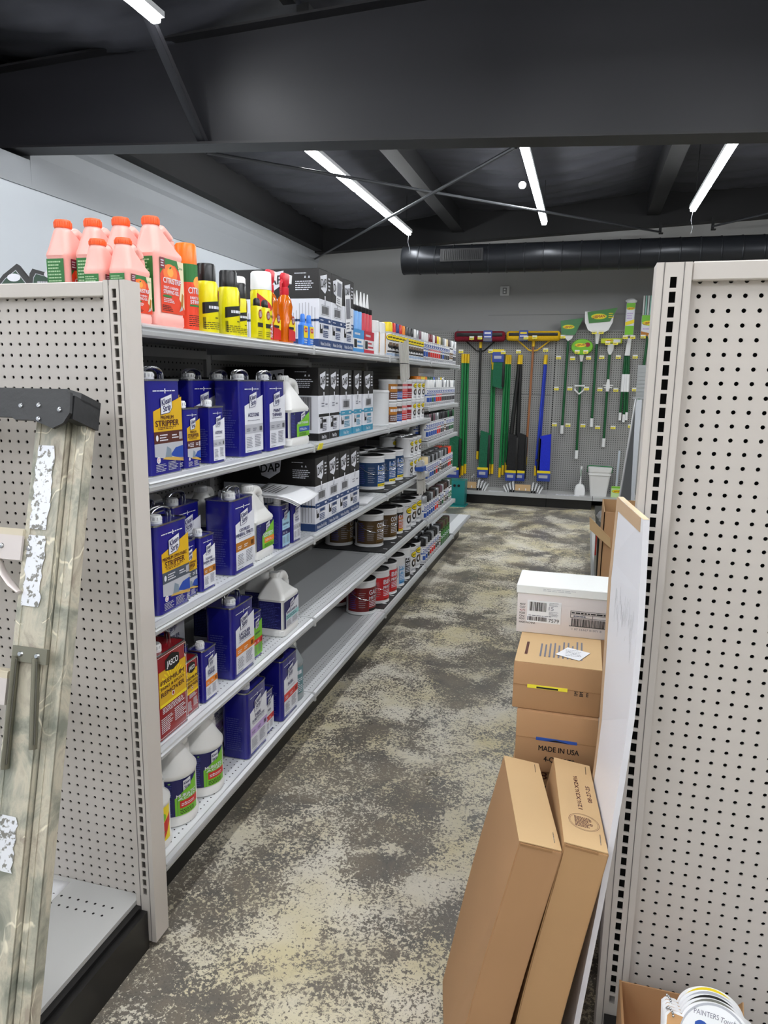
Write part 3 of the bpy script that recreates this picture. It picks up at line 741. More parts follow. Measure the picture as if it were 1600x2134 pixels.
def green_label(title, band, title2=None, lime=GREENL):
    def f(p, u0, u1, v0, v1):
        W = u1-u0; H = v1-v0
        p.rect(u0-W*.06, v0, u1, v1, NAVYI, 0)
        p.poly([(u0+W*.27, v0), (u1, v0), (u1, v0+H*.97), (u0+W*.27, v0+H*.50)], lime, 1)
        cx_, cy_ = u0+W*.62, v0+H*.83; a, b = W*.13, H*.15
        for k, m_, L in ((1, NAVYI, 4), (.9, PRINTW, 5)): p.poly([(cx_-a*k, cy_-b*k-a*.25), (cx_+a*k, cy_-b*k*.6+a*.25), (cx_+a*k, cy_+b*k+a*.25), (cx_-a*k, cy_+b*k-a*.25)], m_, L)
        p.text('Klean', cx_, cy_+b*.35, b*.5, NAVYI, 7, w=a*1.5, slant=.25); p.text('Strip', cx_, cy_-b*.4, b*.5, NAVYI, 7, w=a*1.3, slant=.25)
        p.text(title, u0+W*.62, v0+H*.55, H*.09, PRINTW, 4, w=W*.62)
        if title2: p.text(title2, u0+W*.62, v0+H*.46, H*.06, PRINTW, 4, w=W*.55)
        p.rect(u0+W*.40, v0+H*.20, u1, v0+H*.40, band, 3); p.lines(u0+W*.44, v0+H*.25, u1-W*.05, v0+H*.34, 2, PRINTW, 5)
        p.ell(u0+W*.55, v0+H*.33, W*.02, H*.02, PRINTW, 6)
        p.lines(u0+W*.40, v0+H*.03, u1-W*.03, v0+H*.16, 3, BLACK, 3); p.lines(u0-W*.03, v0+H*.06, u0+W*.2, v0+H*.9, 14, M('label faint', (70, 75, 150), .4), 2)
        p.ell(u0+W*.14, v0+H*.93, W*.03, H*.02, M('leaf print', (120, 170, 90), .4), 3)
    SIDE[f] = (NAVYI, M('label faint', (70, 75, 150), .4)); return f
def linseed(p, u0, u1, v0, v1):
    W = u1-u0; H = v1-v0
    p.rect(u0-W*.06, v0, u1, v1, NAVYI, 0); p.poly([(u0+W*.06, v0), (u1, v0), (u1, v1-H*.04), (u0+W*.06, v0+H*.58)], PRINTW, 1)
    cx_, cy_ = u0+W*.5, v0+H*.80; a, b = W*.16, H*.15
    for k, m_, L in ((1, NAVYI, 4), (.88, PRINTW, 5)): p.poly([(cx_-a*k, cy_-b*k-a*.25), (cx_+a*k, cy_-b*k*.6+a*.25), (cx_+a*k, cy_+b*k+a*.25), (cx_-a*k, cy_+b*k-a*.25)], m_, L)
    p.text('Klean', cx_, cy_+b*.35, b*.5, NAVYI, 7, w=a*1.5, slant=.25); p.text('Strip', cx_, cy_-b*.4, b*.5, NAVYI, 7, w=a*1.3, slant=.25)
    p.text('BOILED LINSEED OIL', u0+W*.5, v0+H*.56, H*.08, NAVYI, 4, w=W*.78)
    p.rect(u0+W*.06, v0+H*.30, u1, v0+H*.48, M('label pale teal', (150, 205, 205), .4), 3); p.lines(u0+W*.1, v0+H*.33, u1-W*.06, v0+H*.45, 2, NAVYI, 4)
    p.lines(u0+W*.1, v0+H*.04, u0+W*.45, v0+H*.26, 6, INKG, 3); p.lines(u0+W*.52, v0+H*.06, u1-W*.05, v0+H*.27, 6, INKG, 3)
SIDE[linseed] = (NAVYI, M('label faint', (70, 75, 150), .4))
def yellowgreen(p, u0, u1, v0, v1):
    W = u1-u0; H = v1-v0
    p.rect(u0, v0, u1, v1, CREAMY, 0); p.poly([(u0, v0), (u0+W*.7, v0), (u1, v0+H*.5), (u1, v0+H*.75)], REDL, 2); p.poly([(u0, v0), (u0+W*.5, v0), (u0+W*.8, v0+H*.3)], DGREEN, 3); p.ell(u0+W*.7, v0+H*.7, W*.12, H*.12, GREENL, 2)
SIDE[yellowgreen] = (CREAMY, DGREEN)
def tealspirit(p, u0, u1, v0, v1):
    W = u1-u0; H = v1-v0
    p.rect(u0, v0, u1, v1, M('label grey teal', (92, 130, 138), .4), 0); p.lines(u0+W*.05, v0+H*.72, u1-W*.05, v0+H*.9, 1, PRINTW, 3, fill=.8)
    p.ell(u0+W*.3, v0+H*.4, W*.2, H*.12, M('label teal dark', (40, 80, 90), .4), 2); p.lines(u0+W*.08, v0+H*.05, u1-W*.1, v0+H*.6, 8, PRINTW, 3)
SIDE[tealspirit] = (M('label grey teal', (92, 130, 138), .4), PRINTW)

def spray_can(lab, capm, design, r=.0315, H=.176, capH=.045, body=PAINTW, name='spray_can', capr=.97):
    t = empty(name, lab, 'spray can')
    b = MB(); hb = H-capH
    b.lathe([(r*.93, 0), (r, .003), (r, hb-.012), (r*.9, hb-.003), (r*.85, hb)], body, 24); b.build('body', t)
    c = MB(); c.lathe([(r*capr, hb-.006), (r*capr, hb+.004), (r*capr*.97, H-.006), (r*capr*.86, H-.001), (r*.4, H)], capm, 24); c.build('cap', t)
    p = Print(); design(p, r, hb); p.build('label', t, oncyl(r), curved=.007)
    return t
def goof(p, r, hb):
    U = r*1.45
    p.poly([(-U*.98, hb*.36), (U, hb*.48), (U, hb*.66), (-U*.98, hb*.58)][:4], BLACK, 1)
    p.lines(-U*.6, hb*.46, U*.8, hb*.53, 1, PRINTW, 3, fill=.8)
    p.ell(r*.55, hb*.74, r*.42, hb*.12, M('label brick', (150, 32, 30), .4), 4); p.text('GOO', r*.55, hb*.79, hb*.07, PRINTW, 6, w=r*.5); p.text('OFF', r*.55, hb*.70, hb*.07, PRINTW, 6, w=r*.5)
    p.lines(-U*.9, hb*.06, U*.9, hb*.22, 4, BLACK, 2, fill=.3); p.lines(-U*.2, hb*.27, U*.1, hb*.32, 1, BLACK, 2)
    p.bars(-r*1.4, hb*.08, -r*1.15, hb*.30, 8, BLACK, 2)
def goored(p, r, hb):
    U = r*1.5
    p.poly([(-U, 0.003), (U, .003), (U, hb*.30), (-U, hb*.34)], REDL, 1); p.poly([(-U, hb*.40), (U*.2, hb*.62), (-U, hb*.90)], REDL, 1)
    p.ell(r*.6, hb*.76, r*.45, hb*.11, M('label brick', (150, 32, 30), .4), 3); p.text('GOO', r*.6, hb*.80, hb*.06, PRINTW, 5, w=r*.5); p.text('OFF', r*.6, hb*.72, hb*.06, PRINTW, 5, w=r*.5)
    for k in range(10):
        a = 2*PI*k/10; p.poly([(r*.1+.3*r*math.cos(a-.2), hb*.22+.3*r*math.sin(a-.2)), (r*.1+.75*r*math.cos(a), hb*.22+.75*r*math.sin(a)), (r*.1+.3*r*math.cos(a+.2), hb*.22+.3*r*math.sin(a+.2))], PRINTW, 3)
    p.ell(r*.1, hb*.22, r*.36, r*.34, PRINTW, 3); p.text('4X', r*.1, hb*.22, hb*.09, REDL, 5); p.text('GRAFFITI', 0, hb*.46, hb*.05, BLACK, 3, w=r*1.5); p.lines(-U*.6, hb*.05, U*.8, hb*.12, 2, PRINTW, 3)
def citaero(p, r, hb):
    U = r*1.5
    p.rect(-U, hb*.72, U, hb*.99, DGREEN, 1); p.rect(-U, .002, U, hb*.72, M('label orange red', (224, 66, 34), .35), 1); p.ell(.2*r, hb*.72, r*.6, hb*.10, M('citrus', (250, 165, 70), .35), 2)
    p.text('CITRISTRIP', .25*r, hb*.60, hb*.09, PRINTW, 4, w=r*2.3); p.text('PAINT & VARNISH', .2*r, hb*.49, hb*.04, PRINTW, 4, w=r*1.9); p.text('STRIPPING', .2*r, hb*.43, hb*.05, PRINTW, 4, w=r*1.9)
    p.rect(-r*.8, hb*.36, r*.9, hb*.39, DGREEN, 3); p.lines(-U*.6, hb*.06, U*.7, hb*.24, 6, BLACK, 3, fill=.3)
def oval_can(p, r, hb):
    U = r*1.4
    p.rect(-U, hb*.90, U, hb*.965, LGREY, 1); p.ell(r*.1, hb*.74, r*.95, hb*.13, BLACK, 2); p.ell(r*.1, hb*.75, r*.88, hb*.11, CREAMY, 3); p.lines(-r*.5, hb*.71, r*.7, hb*.79, 1, BLACK, 5, fill=.7)
    p.ell(-r*.1, hb*.42, r*.42, hb*.10, BLACK, 2); p.ell(r*.35, hb*.36, r*.30, hb*.09, BLACK, 3); p.rect(-r*.3, hb*.42, r*.4, hb*.55, M('tractor print', (110, 90, 70), .5), 3)
    p.rect(-r*.6, hb*.17, r*.7, hb*.23, BLACK, 2); p.lines(-r*.7, hb*.04, r*.8, hb*.13, 2, SKY, 2)
def twox_can(col):
    def f(p, r, hb):
        U = r*1.4
        p.lines(-r*.7, hb*.88, r*.8, hb*.93, 1, INKG, 2); p.text('2X', r*.1, hb*.73, hb*.17, BLUEI, 3, w=r*1.2); p.rect(-r*.9, hb*.53, r*1.0, hb*.60, col, 2); p.lines(-r*.6, hb*.55, r*.7, hb*.58, 1, PRINTW, 4)
        p.rect(-r*.5, hb*.22, r*.4, hb*.45, col, 1); p.lines(-r*.8, hb*.05, r*.8, hb*.17, 2, INKG, 2)
    return f
def plain_label_can(col, txt=BLACK):
    def f(p, r, hb):
        p.lines(-r*.8, hb*.80, r*.8, hb*.92, 1, BLACK, 2, fill=.6); p.rect(-r*.9, hb*.30, r*.9, hb*.62, col, 1); p.lines(-r*.6, hb*.36, r*.7, hb*.56, 2, PRINTW, 3); p.lines(-r*.8, hb*.05, r*.8, hb*.2, 3, INKG, 2)
    return f

def paint_can(lab, r, H, lidm, bodym, design, bail=True, name='paint_can'):
    t = empty(name, lab, 'can')
    b = MB(); b.lathe([(r*.97, 0), (r, .002), (r, .006), (r*.975, .008), (r*.975, H-.012), (r, H-.010), (r, H-.003), (r*.985, H), (r*.93, H), (r*.92, H-.006)], bodym, 36); b.build('body', t)
    c = MB(); c.lathe([(r*.945, H-.005), (r*.945, H+.002), (r*.86, H+.003), (r*.84, H-.002), (r*.3, H-.002)], lidm, 36); c.build('lid', t)
    if bail:
        h = MB(); pts = []
        for q in range(19):
            a = PI*q/18; pts.append(((.42*r*math.sin(a))+.35*r*0, -math.cos(a)*(r+.004), H*.78-.075*r*10*math.sin(a)*.9*.1-math.sin(a)*H*.30))
        # the wire hangs across the front
        pts = [(p_[0]*0+math.sqrt(max(0, (r+.005)**2-p_[1]**2)), p_[1], p_[2]) for p_ in pts]
        h.tube(pts, .0016, STEEL, 6); h.build('bail_handle', t)
        for s in (-1, 1):
            e = MB(); e.lathe([(.011, -.002), (.011, .004), (.006, .007)], BLKP, 14, Matrix.Translation((0, s*r, H*.78)) @ Matrix.Rotation(-s*PI/2, 4, 'X')); e.build('bail_ear', t)
    p = Print(); design(p, r*.975, H); p.build('label', t, oncyl(r*.975), curved=.012, base=.0006)
    return t
def lab_primer(main, dark, title, sub, yl=CREAMY, tag_=None):
    def f(p, r, H):
        lo, hi = H*.10, H*.80; U = r*1.55
        p.rect(-U, lo, U, hi, dark, 0); p.rect(-.05*r, lo, U, hi*.86 if sub else hi, main, 1)
        p.text(title, r*.50, H*.66, H*.135, PRINTW, 4, w=r*.98); p.text(sub, r*.50, H*.49, H*.095, PRINTW, 4, w=r*.98)
        p.rect(0, H*.10, r*1.05, H*.18, yl, 3); p.lines(.05*r, H*.115, r*.95, H*.16, 1, BLACK, 5); p.lines(.02*r, H*.22, r*1.0, H*.42, 4, PRINTW, 3); p.rect(-.0*r, H*.565, r*1.0, H*.575, yl, 3)
        p.lines(-U*.9, H*.16, -U*.55, H*.74, 10, M('label faint', (70, 75, 150), .4), 2); p.lines(-U*.45, H*.2, -U*.12, H*.68, 8, LGREY, 2, fill=.2)
    return f
def lab_tractor(p, r, H):
    p.lines(-r*.2, H*.84, r*.9, H*.88, 1, INKG, 2); p.ell(r*.5, H*.70, r*.55, H*.125, BLACK, 2); p.ell(r*.5, H*.705, r*.50, H*.105, CREAMY, 3); p.text('RUST-OLEUM', r*.5, H*.70, H*.06, BLACK, 5, w=r*.8)
    p.ell(r*.30, H*.38, r*.26, H*.15, BLACK, 2); p.ell(r*.30, H*.38, r*.12, H*.07, PAINTW, 3); p.ell(r*.75, H*.34, r*.18, H*.11, BLACK, 2); p.ell(r*.75, H*.34, r*.08, H*.05, PAINTW, 3); p.rect(r*.25, H*.40, r*.8, H*.53, M('tractor print', (110, 90, 70), .5), 3)
    p.lines(0, H*.10, r, H*.18, 2, INKG, 2)
def lab_band(cols):
    def f(p, r, H):
        U = r*1.3; n = len(cols)
        for k, c_ in enumerate(cols): p.rect(-U*.5, H*(.10+.70*k/n), U, H*(.10+.70*(k+1)/n), c_, 1)
        p.lines(-U*.3, H*.55, U*.8, H*.72, 1, PRINTW, 3, fill=.7); p.lines(-U*.3, H*.16, U*.8, H*.42, 3, PRINTW, 3, fill=.35)
    return f

def carton(lab, W, D, H, low, design_id, name='caulk_carton'):
    """tall caulk carton: black upper half, white middle, coloured foot"""
    t = empty(name, lab, 'box'); w2, d2 = W/2, D/2
    b = MB(); b.rbox(-d2, d2, -w2, w2, 0, H*.62, .002, PRINTW, seg=1); b.rbox(-d2, d2, -w2, w2, H*.62, H, .002, M('carton black', (26, 24, 24), .45), seg=1); b.build('box_body', t)
    f = MB(); f.add([(-d2+.002, -w2+.002, H+.0004), (d2-.002, -w2+.002, H+.0004), (d2-.002, -.001, H+.0012), (-d2+.002, -.001, H+.0012)], [(0, 1, 2, 3)], M('carton black', (26, 24, 24), .45))
    f.add([(-d2+.002, .001, H+.0012), (d2-.002, .001, H+.0012), (d2-.002, w2-.002, H+.0004), (-d2+.002, w2-.002, H+.0004)], [(0, 1, 2, 3)], M('carton black', (26, 24, 24), .45)); f.build('top_flap', t)
    p = Print(); a = w2
    # putty-knife emblem
    p.poly([(-a*.82, H*.905), (a*.22, H*.955), (a*.22, H*.76), (-a*.05, H*.70), (-a*.70, H*.745)], PRINTW, 2)
    p.text('DAP', -a*.28, H*.83, H*.105, BLACK, 5, w=a*.82, slant=.12)
    p.poly([(-a*.18, H*.67), (a*.02, H*.67), (-a*.02, H*.59), (-a*.12, H*.57)], PRINTW, 4); p.poly([(-a*.1, H*.60), (a*.1, H*.62), (0, H*.54), (-a*.14, H*.55)], LGREY, 4)
    p.lines(a*.45, H*.74, a*.85, H*.93, 4, PRINTW, 2)
    if design_id % 2 == 0:
        p.frame(-a*.62, H*.42, a*.62, H*.55, .001, BLACK, 2); p.bars(-a*.52, H*.435, a*.52, H*.535, 14, BLACK, 3)
    else:
        p.lines(-a*.5, H*.46, a*.1, H*.53, 2, INKG, 2); p.lines(a*.25, H*.48, a*.7, H*.52, 1, INKG, 2)
    if low is BLACK:
        p.rect(-a, H*.33, a, H*.37, BLACK, 1); p.rect(-a*.75, H*.17, -a*.25, H*.32, BLACK, 2)
    else:
        p.rect(-a, H*.315, a, H*.385, low, 1); p.lines(a*.5, H*.335, a*.85, H*.37, 1, PRINTW, 3, fill=.8); p.lines(-a*.8, H*.34, -a*.3, H*.365, 1, PRINTW, 3)
        p.rect(-a*.85, H*.18, -a*.45, H*.30, BLACK, 2)
    p.poly([(-a*.78, H*.30), (-a*.5, H*.305), (-a*.52, H*.245), (-a*.7, H*.235)], PRINTW, 3)
    p.rect(-a*.35, H*.24, a*.6, H*.30, LGREY, 2); p.lines(-a*.3, H*.245, a*.55, H*.30, 1, low, 4, fill=.7)
    p.lines(-a*.35, H*.13, a*.7, H*.225, 4, low if low is not BLACK else INKG, 3, fill=.6)
    p.rect(-a, .001, a, H*.105, low, 1)
    if low is BLD: p.text('Window, Door & Siding', 0, H*.05, H*.045, PRINTW, 3, w=a*1.6)
    else: p.text('Fast Dry', 0, H*.05, H*.045, PRINTW, 3, w=a*.9)
    p.build('label', t, onx(d2), base=.0003)
    s = Print(); b_ = d2
    s.poly([(-b_*.22, H*.93), (b_*.28, H*.975), (b_*.25, H*.80), (b_*.02, H*.70), (-b_*.15, H*.74)], PRINTW, 1); s.text('DAP', b_*.04, H*.85, H*.11, BLACK, 3, w=b_*.42, slant=.12)
    s.lines(b_*.5, H*.93, b_*.75, H*.95, 1, PRINTW, 1); s.lines(b_*.52, H*.72, b_*.90, H*.85, 5, PRINTW, 1)
    s.poly([(b_*.70, H*.88), (b_*.72, H*.91), (b_*.74, H*.88)], PRINTW, 1); s.poly([(b_*.78, H*.88), (b_*.80, H*.91), (b_*.82, H*.88)], PRINTW, 1)
    s.lines(-b_*.95, H*.12, b_*.95, H*.58, 30, LGREY, 1, vert=True, fill=.3) if low is not BLACK else s.bars(b_*.45, H*.15, b_*.85, H*.60, 22, BLACK, 1)
    if low is not BLACK: s.rect(-b_, .001, b_, H*.105, low, 1); s.rect(-b_, H*.33, b_, H*.36, low, 1)
    else: s.rect(-b_, .001, b_, H*.105, BLACK, 1)
    s.build('side_print', t, onback(-w2), base=.0003)
    return t
BLD = M('carton dark blue', (34, 62, 112), .4)

# ================================================================== STOCK ON THE LEFT RUN
def Z(k): return SHELVES[k][0]+.001
FX = -1.003          # front line of the stock
D_STRIP = dict(main=GOLD, pic=True, band=BROWN, title=[('PREMIUM', .38, .045), ('STRIPPER', .70, .075)])
D_SPRAY = dict(main=GOLD, pic=True, band=SLATE, title=[('PREMIUM SPRAYABLE', .76, .045), ('STRIPPER', .62, .075)])
D_ACE = dict(band=LGREY, title=[('ACETONE', .52, .06)])
D_THIN = dict(band=LGREY, title=[('PAINT', .38, .055), ('THINNER', .52, .055)])
D_ODO = dict(band=OCHRE, bink=PRINTW, title=[('ODORLESS', .46, .05), ('MINERAL SPIRITS', .78, .055)])
D_LAC = dict(band=ORANGE, bink=PRINTW, title=[('LACQUER', .50, .06), ('THINNER', .50, .06)])
D_MEK = dict(band=LILAC, bink=NAVYI, title=[('MEK', .30, .06), ('SUBSTITUTE', .62, .05)])
D_FUEL = dict(band=REDL, bink=PRINTW, title=[('FUEL', .34, .06)], cap=BLKP)
D_GRN = dict(main=GREENL, band=REDL, bink=PRINTW, title=[('GREEN', .5, .05)])
D_BLU = dict(main=M('label pale blue', (165, 205, 228), .4), band=NAVYI, bink=PRINTW, title=[('DEGLOSSER', .6, .05)])
D_RED = dict(red=True)
def can_at(size, design, y, k, lab, x=None, rz=0, grp=None):
    D = .098 if size == 'G' else .055
    key = (size, id(design))
    if key not in can_at.c:
        can_at.c[key] = solvent_can(size, design, lab)
    return place(can_at.c[key], ((FX-D/2) if x is None else x, y, Z(k)), rz, lab, grp)
can_at.c = {}
G1 = 'blue solvent cans on the near bay'
can_at('G', D_STRIP, 1.580, 's2', 'large blue can with yellow PREMIUM STRIPPER label on the second shelf by the upright', grp=G1)
can_at('Q', D_STRIP, 1.712, 's2', 'small blue can with yellow STRIPPER label on the second shelf', x=-1.035, grp=G1)
can_at('Q', D_ACE, 1.842, 's2', 'small blue can with white ACETONE label', x=-1.03, grp=G1)
can_at('G', D_ACE, 2.067, 's2', 'large blue can with white ACETONE label', grp=G1)
can_at('G', D_THIN, 2.248, 's2', 'large blue can with white PAINT THINNER label', grp=G1)
can_at('G', D_STRIP, 1.74, 's2', 'large blue can behind the small stripper can, second shelf', x=-1.155, grp=G1)
can_at('G', D_ACE, 1.96, 's2', 'large blue can behind the small acetone can, second shelf', x=-1.16, grp=G1)
can_at('G', D_THIN, 2.14, 's2', 'large blue can in the back row behind the large acetone can', x=-1.165, grp=G1)
can_at('G', D_SPRAY, 1.590, 's3', 'large blue can with gold PREMIUM SPRAYABLE STRIPPER label on the third shelf', grp=G1)
can_at('Q', D_SPRAY, 1.690, 's3', 'small blue can with gold label half hidden behind the sprayable stripper can', x=-1.045, grp=G1)
can_at('Q', D_ODO, 1.775, 's3', 'small blue can with ODORLESS MINERAL SPIRITS label and ochre band', x=-1.035, grp=G1)
can_at('G', D_ODO, 1.990, 's3', 'large blue can with ODORLESS MINERAL SPIRITS label and ochre band', grp=G1)
can_at('G', D_ODO, 1.835, 's3', 'large blue can with handle behind the small mineral spirits can, third shelf', x=-1.155, grp=G1)
can_at('G', D_SPRAY, 1.68, 's3', 'large blue can in the back row behind the sprayable stripper can', x=-1.16, grp=G1)
can_at('Q', D_BLU, 2.325, 's3', 'small blue can with pale blue label under the paper sheets', x=-1.035, grp=G1)
can_at('Q', D_THIN, 2.428, 's3', 'small blue can with white label beside the boxes on the third shelf', x=-1.035, grp=G1)
can_at('G', D_RED, 1.562, 's4', 'large red can with gold PREMIUM PAINT & EPOXY REMOVER label', grp='red remover cans')
can_at('Q', D_RED, 1.672, 's4', 'small red can with gold remover label on the fourth shelf', x=-1.04, grp='red remover cans')
can_at('Q', D_LAC, 1.768, 's4', 'small blue can with orange band and LACQUER THINNER label', x=-1.035, grp=G1)
can_at('G', D_LAC, 1.975, 's4', 'large blue can with orange band and LACQUER THINNER label', grp=G1)
can_at('Q', D_LAC, 1.73, 's4', 'small blue can behind the small lacquer thinner can, fourth shelf', x=-1.105, grp=G1)
can_at('Q', D_LAC, 1.68, 's4', 'small blue can in the back of the fourth shelf, only its cap and top lit', x=-1.175, grp=G1)
can_at('G', D_LAC, 1.86, 's4', 'large blue can in the dark back row of the fourth shelf', x=-1.24, grp=G1)
can_at('Q', D_GRN, 2.100, 's4', 'small blue can with green label right of the large lacquer thinner can', x=-1.045, grp=G1)
can_at('G', D_MEK, 2.062, 's5', 'large blue can with lilac band and MEK SUBSTITUTE label on the bottom shelf', grp=G1)
can_at('Q', D_FUEL, 2.185, 's5', 'small blue can with red band between two large cans on the bottom shelf', x=-1.045, grp=G1)
can_at('G', D_FUEL, 2.342, 's5', 'large blue can with red band, FUEL label and black cap', grp=G1)
can_at('G', D_MEK, 2.0, 's5', 'large blue can in the dark behind the MEK substitute can', x=-1.18, grp=G1)
# jugs
PINK = M('pink translucent plastic', (248, 178, 168), .35, bump=.04, scale=15)
OCAP = M('orange cap plastic', (238, 92, 34), .4)
GJ = 'pink paint stripper jugs on the top shelf'
jb = jug('large pink jug with orange cap, foremost on the top shelf', .128, .072, .258, PINK, OCAP, d_citrus, capr=.0205, body_top=.66)
place(jb, (-1.040, 1.632, Z('s1')), 0, 'large pink jug with orange cap and full orange label, foremost on the top shelf', GJ)
place(jb, (-1.120, 1.628, Z('s1')), 0, 'large pink jug right behind the foremost large pink jug', GJ)
place(jb, (-1.200, 1.628, Z('s1')), 0, 'large pink jug third from the front of its row', GJ)
place(jb, (-1.285, 1.625, Z('s1')), 0, 'large pink jug at the back end of the row, beside the white wall', GJ)
js = jug('small pink jug', .098, .058, .188, PINK, OCAP, d_citrus, capr=.0185, body_top=.62)
place(js, (-1.040, 1.512, Z('s1')), 0, 'small pink jug with orange cap standing right behind the near upright', GJ)
place(js, (-1.108, 1.512, Z('s1')), 0, 'small pink jug behind the pegboard rail, left of the other small one', GJ)
gj1 = green_label('PAINT THINNER', BLUEI)
j = jug('white jug with green and blue PAINT THINNER label on the second shelf', .190, .105, .252, HDPE, CAPW, gj1, capr=.021, body_top=.52); place(j, (-1.052, 2.455, Z('s2')), 0, j['label'])
gj2 = green_label('GREEN', ORANGE, 'MINERAL SPIRITS', GREENL)
j = jug('jug', .150, .100, .250, HDPE, CAPW, gj2, capr=.021, body_top=.52); place(j, (-1.065, 2.175, Z('s3')), 0, 'white jug with green label and orange band on the third shelf')
dup(j, (-1.075, 2.04, Z('s3')), 0, 'white jug with green label hidden behind the large mineral spirits can')
for k, (x, y) in enumerate(((-1.20, 2.10), (-1.27, 1.90), (-1.30, 1.72))): dup(j, (x, y, Z('s3')+.0), .15, ['white jug top behind the foremost third-shelf jug', 'white jug with slanted handle in the back row of the third shelf', 'white jug deepest in the back row of the third shelf'][k], 'jugs in the third shelf back row')
j = jug('jug', .150, .110, .235, HDPE, CAPW, linseed, capr=.019, body_top=.60); place(j, (-1.060, 2.370, Z('s4')), 0, 'white jug with navy and pale teal BOILED LINSEED OIL label on the fourth shelf')
j2 = dup(j, (-1.16, 2.46, Z('s4')), 0, 'white jug partly hidden behind the linseed oil jug')
dup(j, (-1.24, 2.22, Z('s4')), 0, 'dim white jug at the back of the fourth shelf')
gj3 = green_label('MURIATIC', REDL, 'ACID')
j = jug('jug', .142, .142, .262, HDPE, CAPW, gj3, capr=.02, rounded=True, style='B', body_top=.58)
place(j, (-1.078, 1.810, Z('s5')), 0, 'round-shouldered white jug with green label, red band, beside the MEK can', 'round white jugs on the bottom shelf')
dup(j, (-1.080, 1.655, Z('s5')), 0, 'round-shouldered white jug with green label, middle of the three on the bottom shelf', 'round white jugs on the bottom shelf')
j = jug('jug', .124, .124, .20, HDPE, CAPW, yellowgreen, capr=.02, rounded=True, style='B', body_top=.66); place(j, (-1.072, 1.520, Z('s5')), 0, 'low white jug with yellow label, half hidden by the near upright')
CLR = M('clear plastic jug', (205, 215, 220), .15, trans=.55)
j = jug('jug', .125, .125, .25, CLR, CAPW, tealspirit, capr=.02, rounded=True, style='B', body_top=.60); place(j, (-1.070, 2.475, Z('s5')), 0, 'clear plastic jug with grey teal label at the end of the bottom shelf stock')

# aerosol cans and small packs on the top shelf
YEL = M('yellow can enamel', (232, 222, 20), .28)
g = spray_can('', BLKP, goof, r=.032, H=.186, capH=.048, body=YEL, capr=.82); GG = 'yellow spray cans on the top shelf'
place(g, (-1.030, 1.846, Z('s1')), 0, 'yellow spray can with black cap, nearest of the yellow ones', GG)
place(g, (-1.030, 1.975, Z('s1')), 0, 'yellow spray can with black cap, second of the yellow ones', GG)
place(g, (-1.120, 1.965, Z('s1')), 0, 'yellow spray can whose black cap shows behind the front two', GG)
g = spray_can('', BLKP, goof, r=.026, H=.160, capH=.040, body=YEL); place(g, (-1.035, 2.045, Z('s1')), 0, 'slim yellow spray can with black cap beside the small yellow packs', GG)
g = spray_can('', CAPW, goof, r=.033, H=.200, capH=.052, body=YEL); place(g, (-1.115, 2.19, Z('s1')), 0, 'yellow spray can with white cap in the second row', GG)
g = spray_can('', CAPW, goored, r=.035, H=.215, capH=.052, body=YEL); place(g, (-1.033, 2.205, Z('s1')), 0, 'yellow and red spray can with white cap and spiky white star', GG)
g = spray_can('', M('orange cap gloss', (240, 120, 20), .3), citaero, r=.029, H=.222, capH=.052, body=M('orange can enamel', (224, 66, 34), .3)); place(g, (-1.035, 1.752, Z('s1')), 0, 'orange spray can with orange cap beside the large pink jug')
def small_pack(lab):
    t = empty('small_bottle_pack', lab, 'bottle'); b = MB(); b.rbox(-.012, .012, -.020, .020, 0, .098, .003, YEL); b.build('body', t)
    c = MB(); c.lathe([(.010, .096), (.011, .100), (.0105, .116), (.006, .122)], BLKP, 14); c.build('cap', t)
    p = Print(); p.rect(-.018, .035, .018, .048, BLACK, 1); p.ell(0, .074, .013, .014, M('label brick', (150, 32, 30), .4), 2); p.text('GOO', 0, .078, .008, PRINTW, 4, w=.017); p.text('OFF', 0, .069, .008, PRINTW, 4, w=.017); p.lines(-.016, .006, .016, .024, 3, BLACK, 2, fill=.3); p.build('label', t, onx(.012)); return t
g = small_pack(''); place(g, (-1.000, 2.100, Z('s1')), 0, 'small yellow bottle with black cap, nearer of the pair', 'small yellow bottles'); place(g, (-1.000, 2.158, Z('s1')), 0, 'small yellow bottle with black cap, farther of the pair', 'small yellow bottles')
# trigger spray bottles
AMB = M('amber liquid bottle', (226, 112, 10), .12, trans=.25)
REDP = M('red trigger plastic', (205, 30, 48), .35)
t = empty('trigger_bottle', '', 'bottle')
b = MB(); b.loft([(0, .024, .034, .02, 0, 0), (.01, .027, .037, .02, 0, 0), (.075, .027, .037, .02, 0, 0), (.10, .022, .028, .018, 0, 0), (.125, .024, .031, .018, 0, 0), (.15, .02, .024, .016, 0, 0), (.165, .013, .013, .012, 0, 0)], AMB); b.build('bottle', t)
b = MB(); b.lathe([(.015, .163), (.016, .166), (.015, .188), (.010, .19)], REDP, 18); b.loft([(.188, .008, .012, .006, 0, 0), (.205, .010, .024, .006, 0, .004), (.228, .010, .030, .006, 0, .010), (.236, .007, .022, .005, 0, .008)], REDP); b.build('trigger_head', t)
b = MB(); b.tube([(0, -.012, .214), (.0, -.03, .200), (0, -.034, .175)], [.006, .005, .004], REDP, 8); b.build('trigger', t)
b = MB(); b.loft([(.205, .0105, .013, .004, 0, .030), (.234, .0105, .013, .004, 0, .036)], CAPW); b.build('nozzle', t)
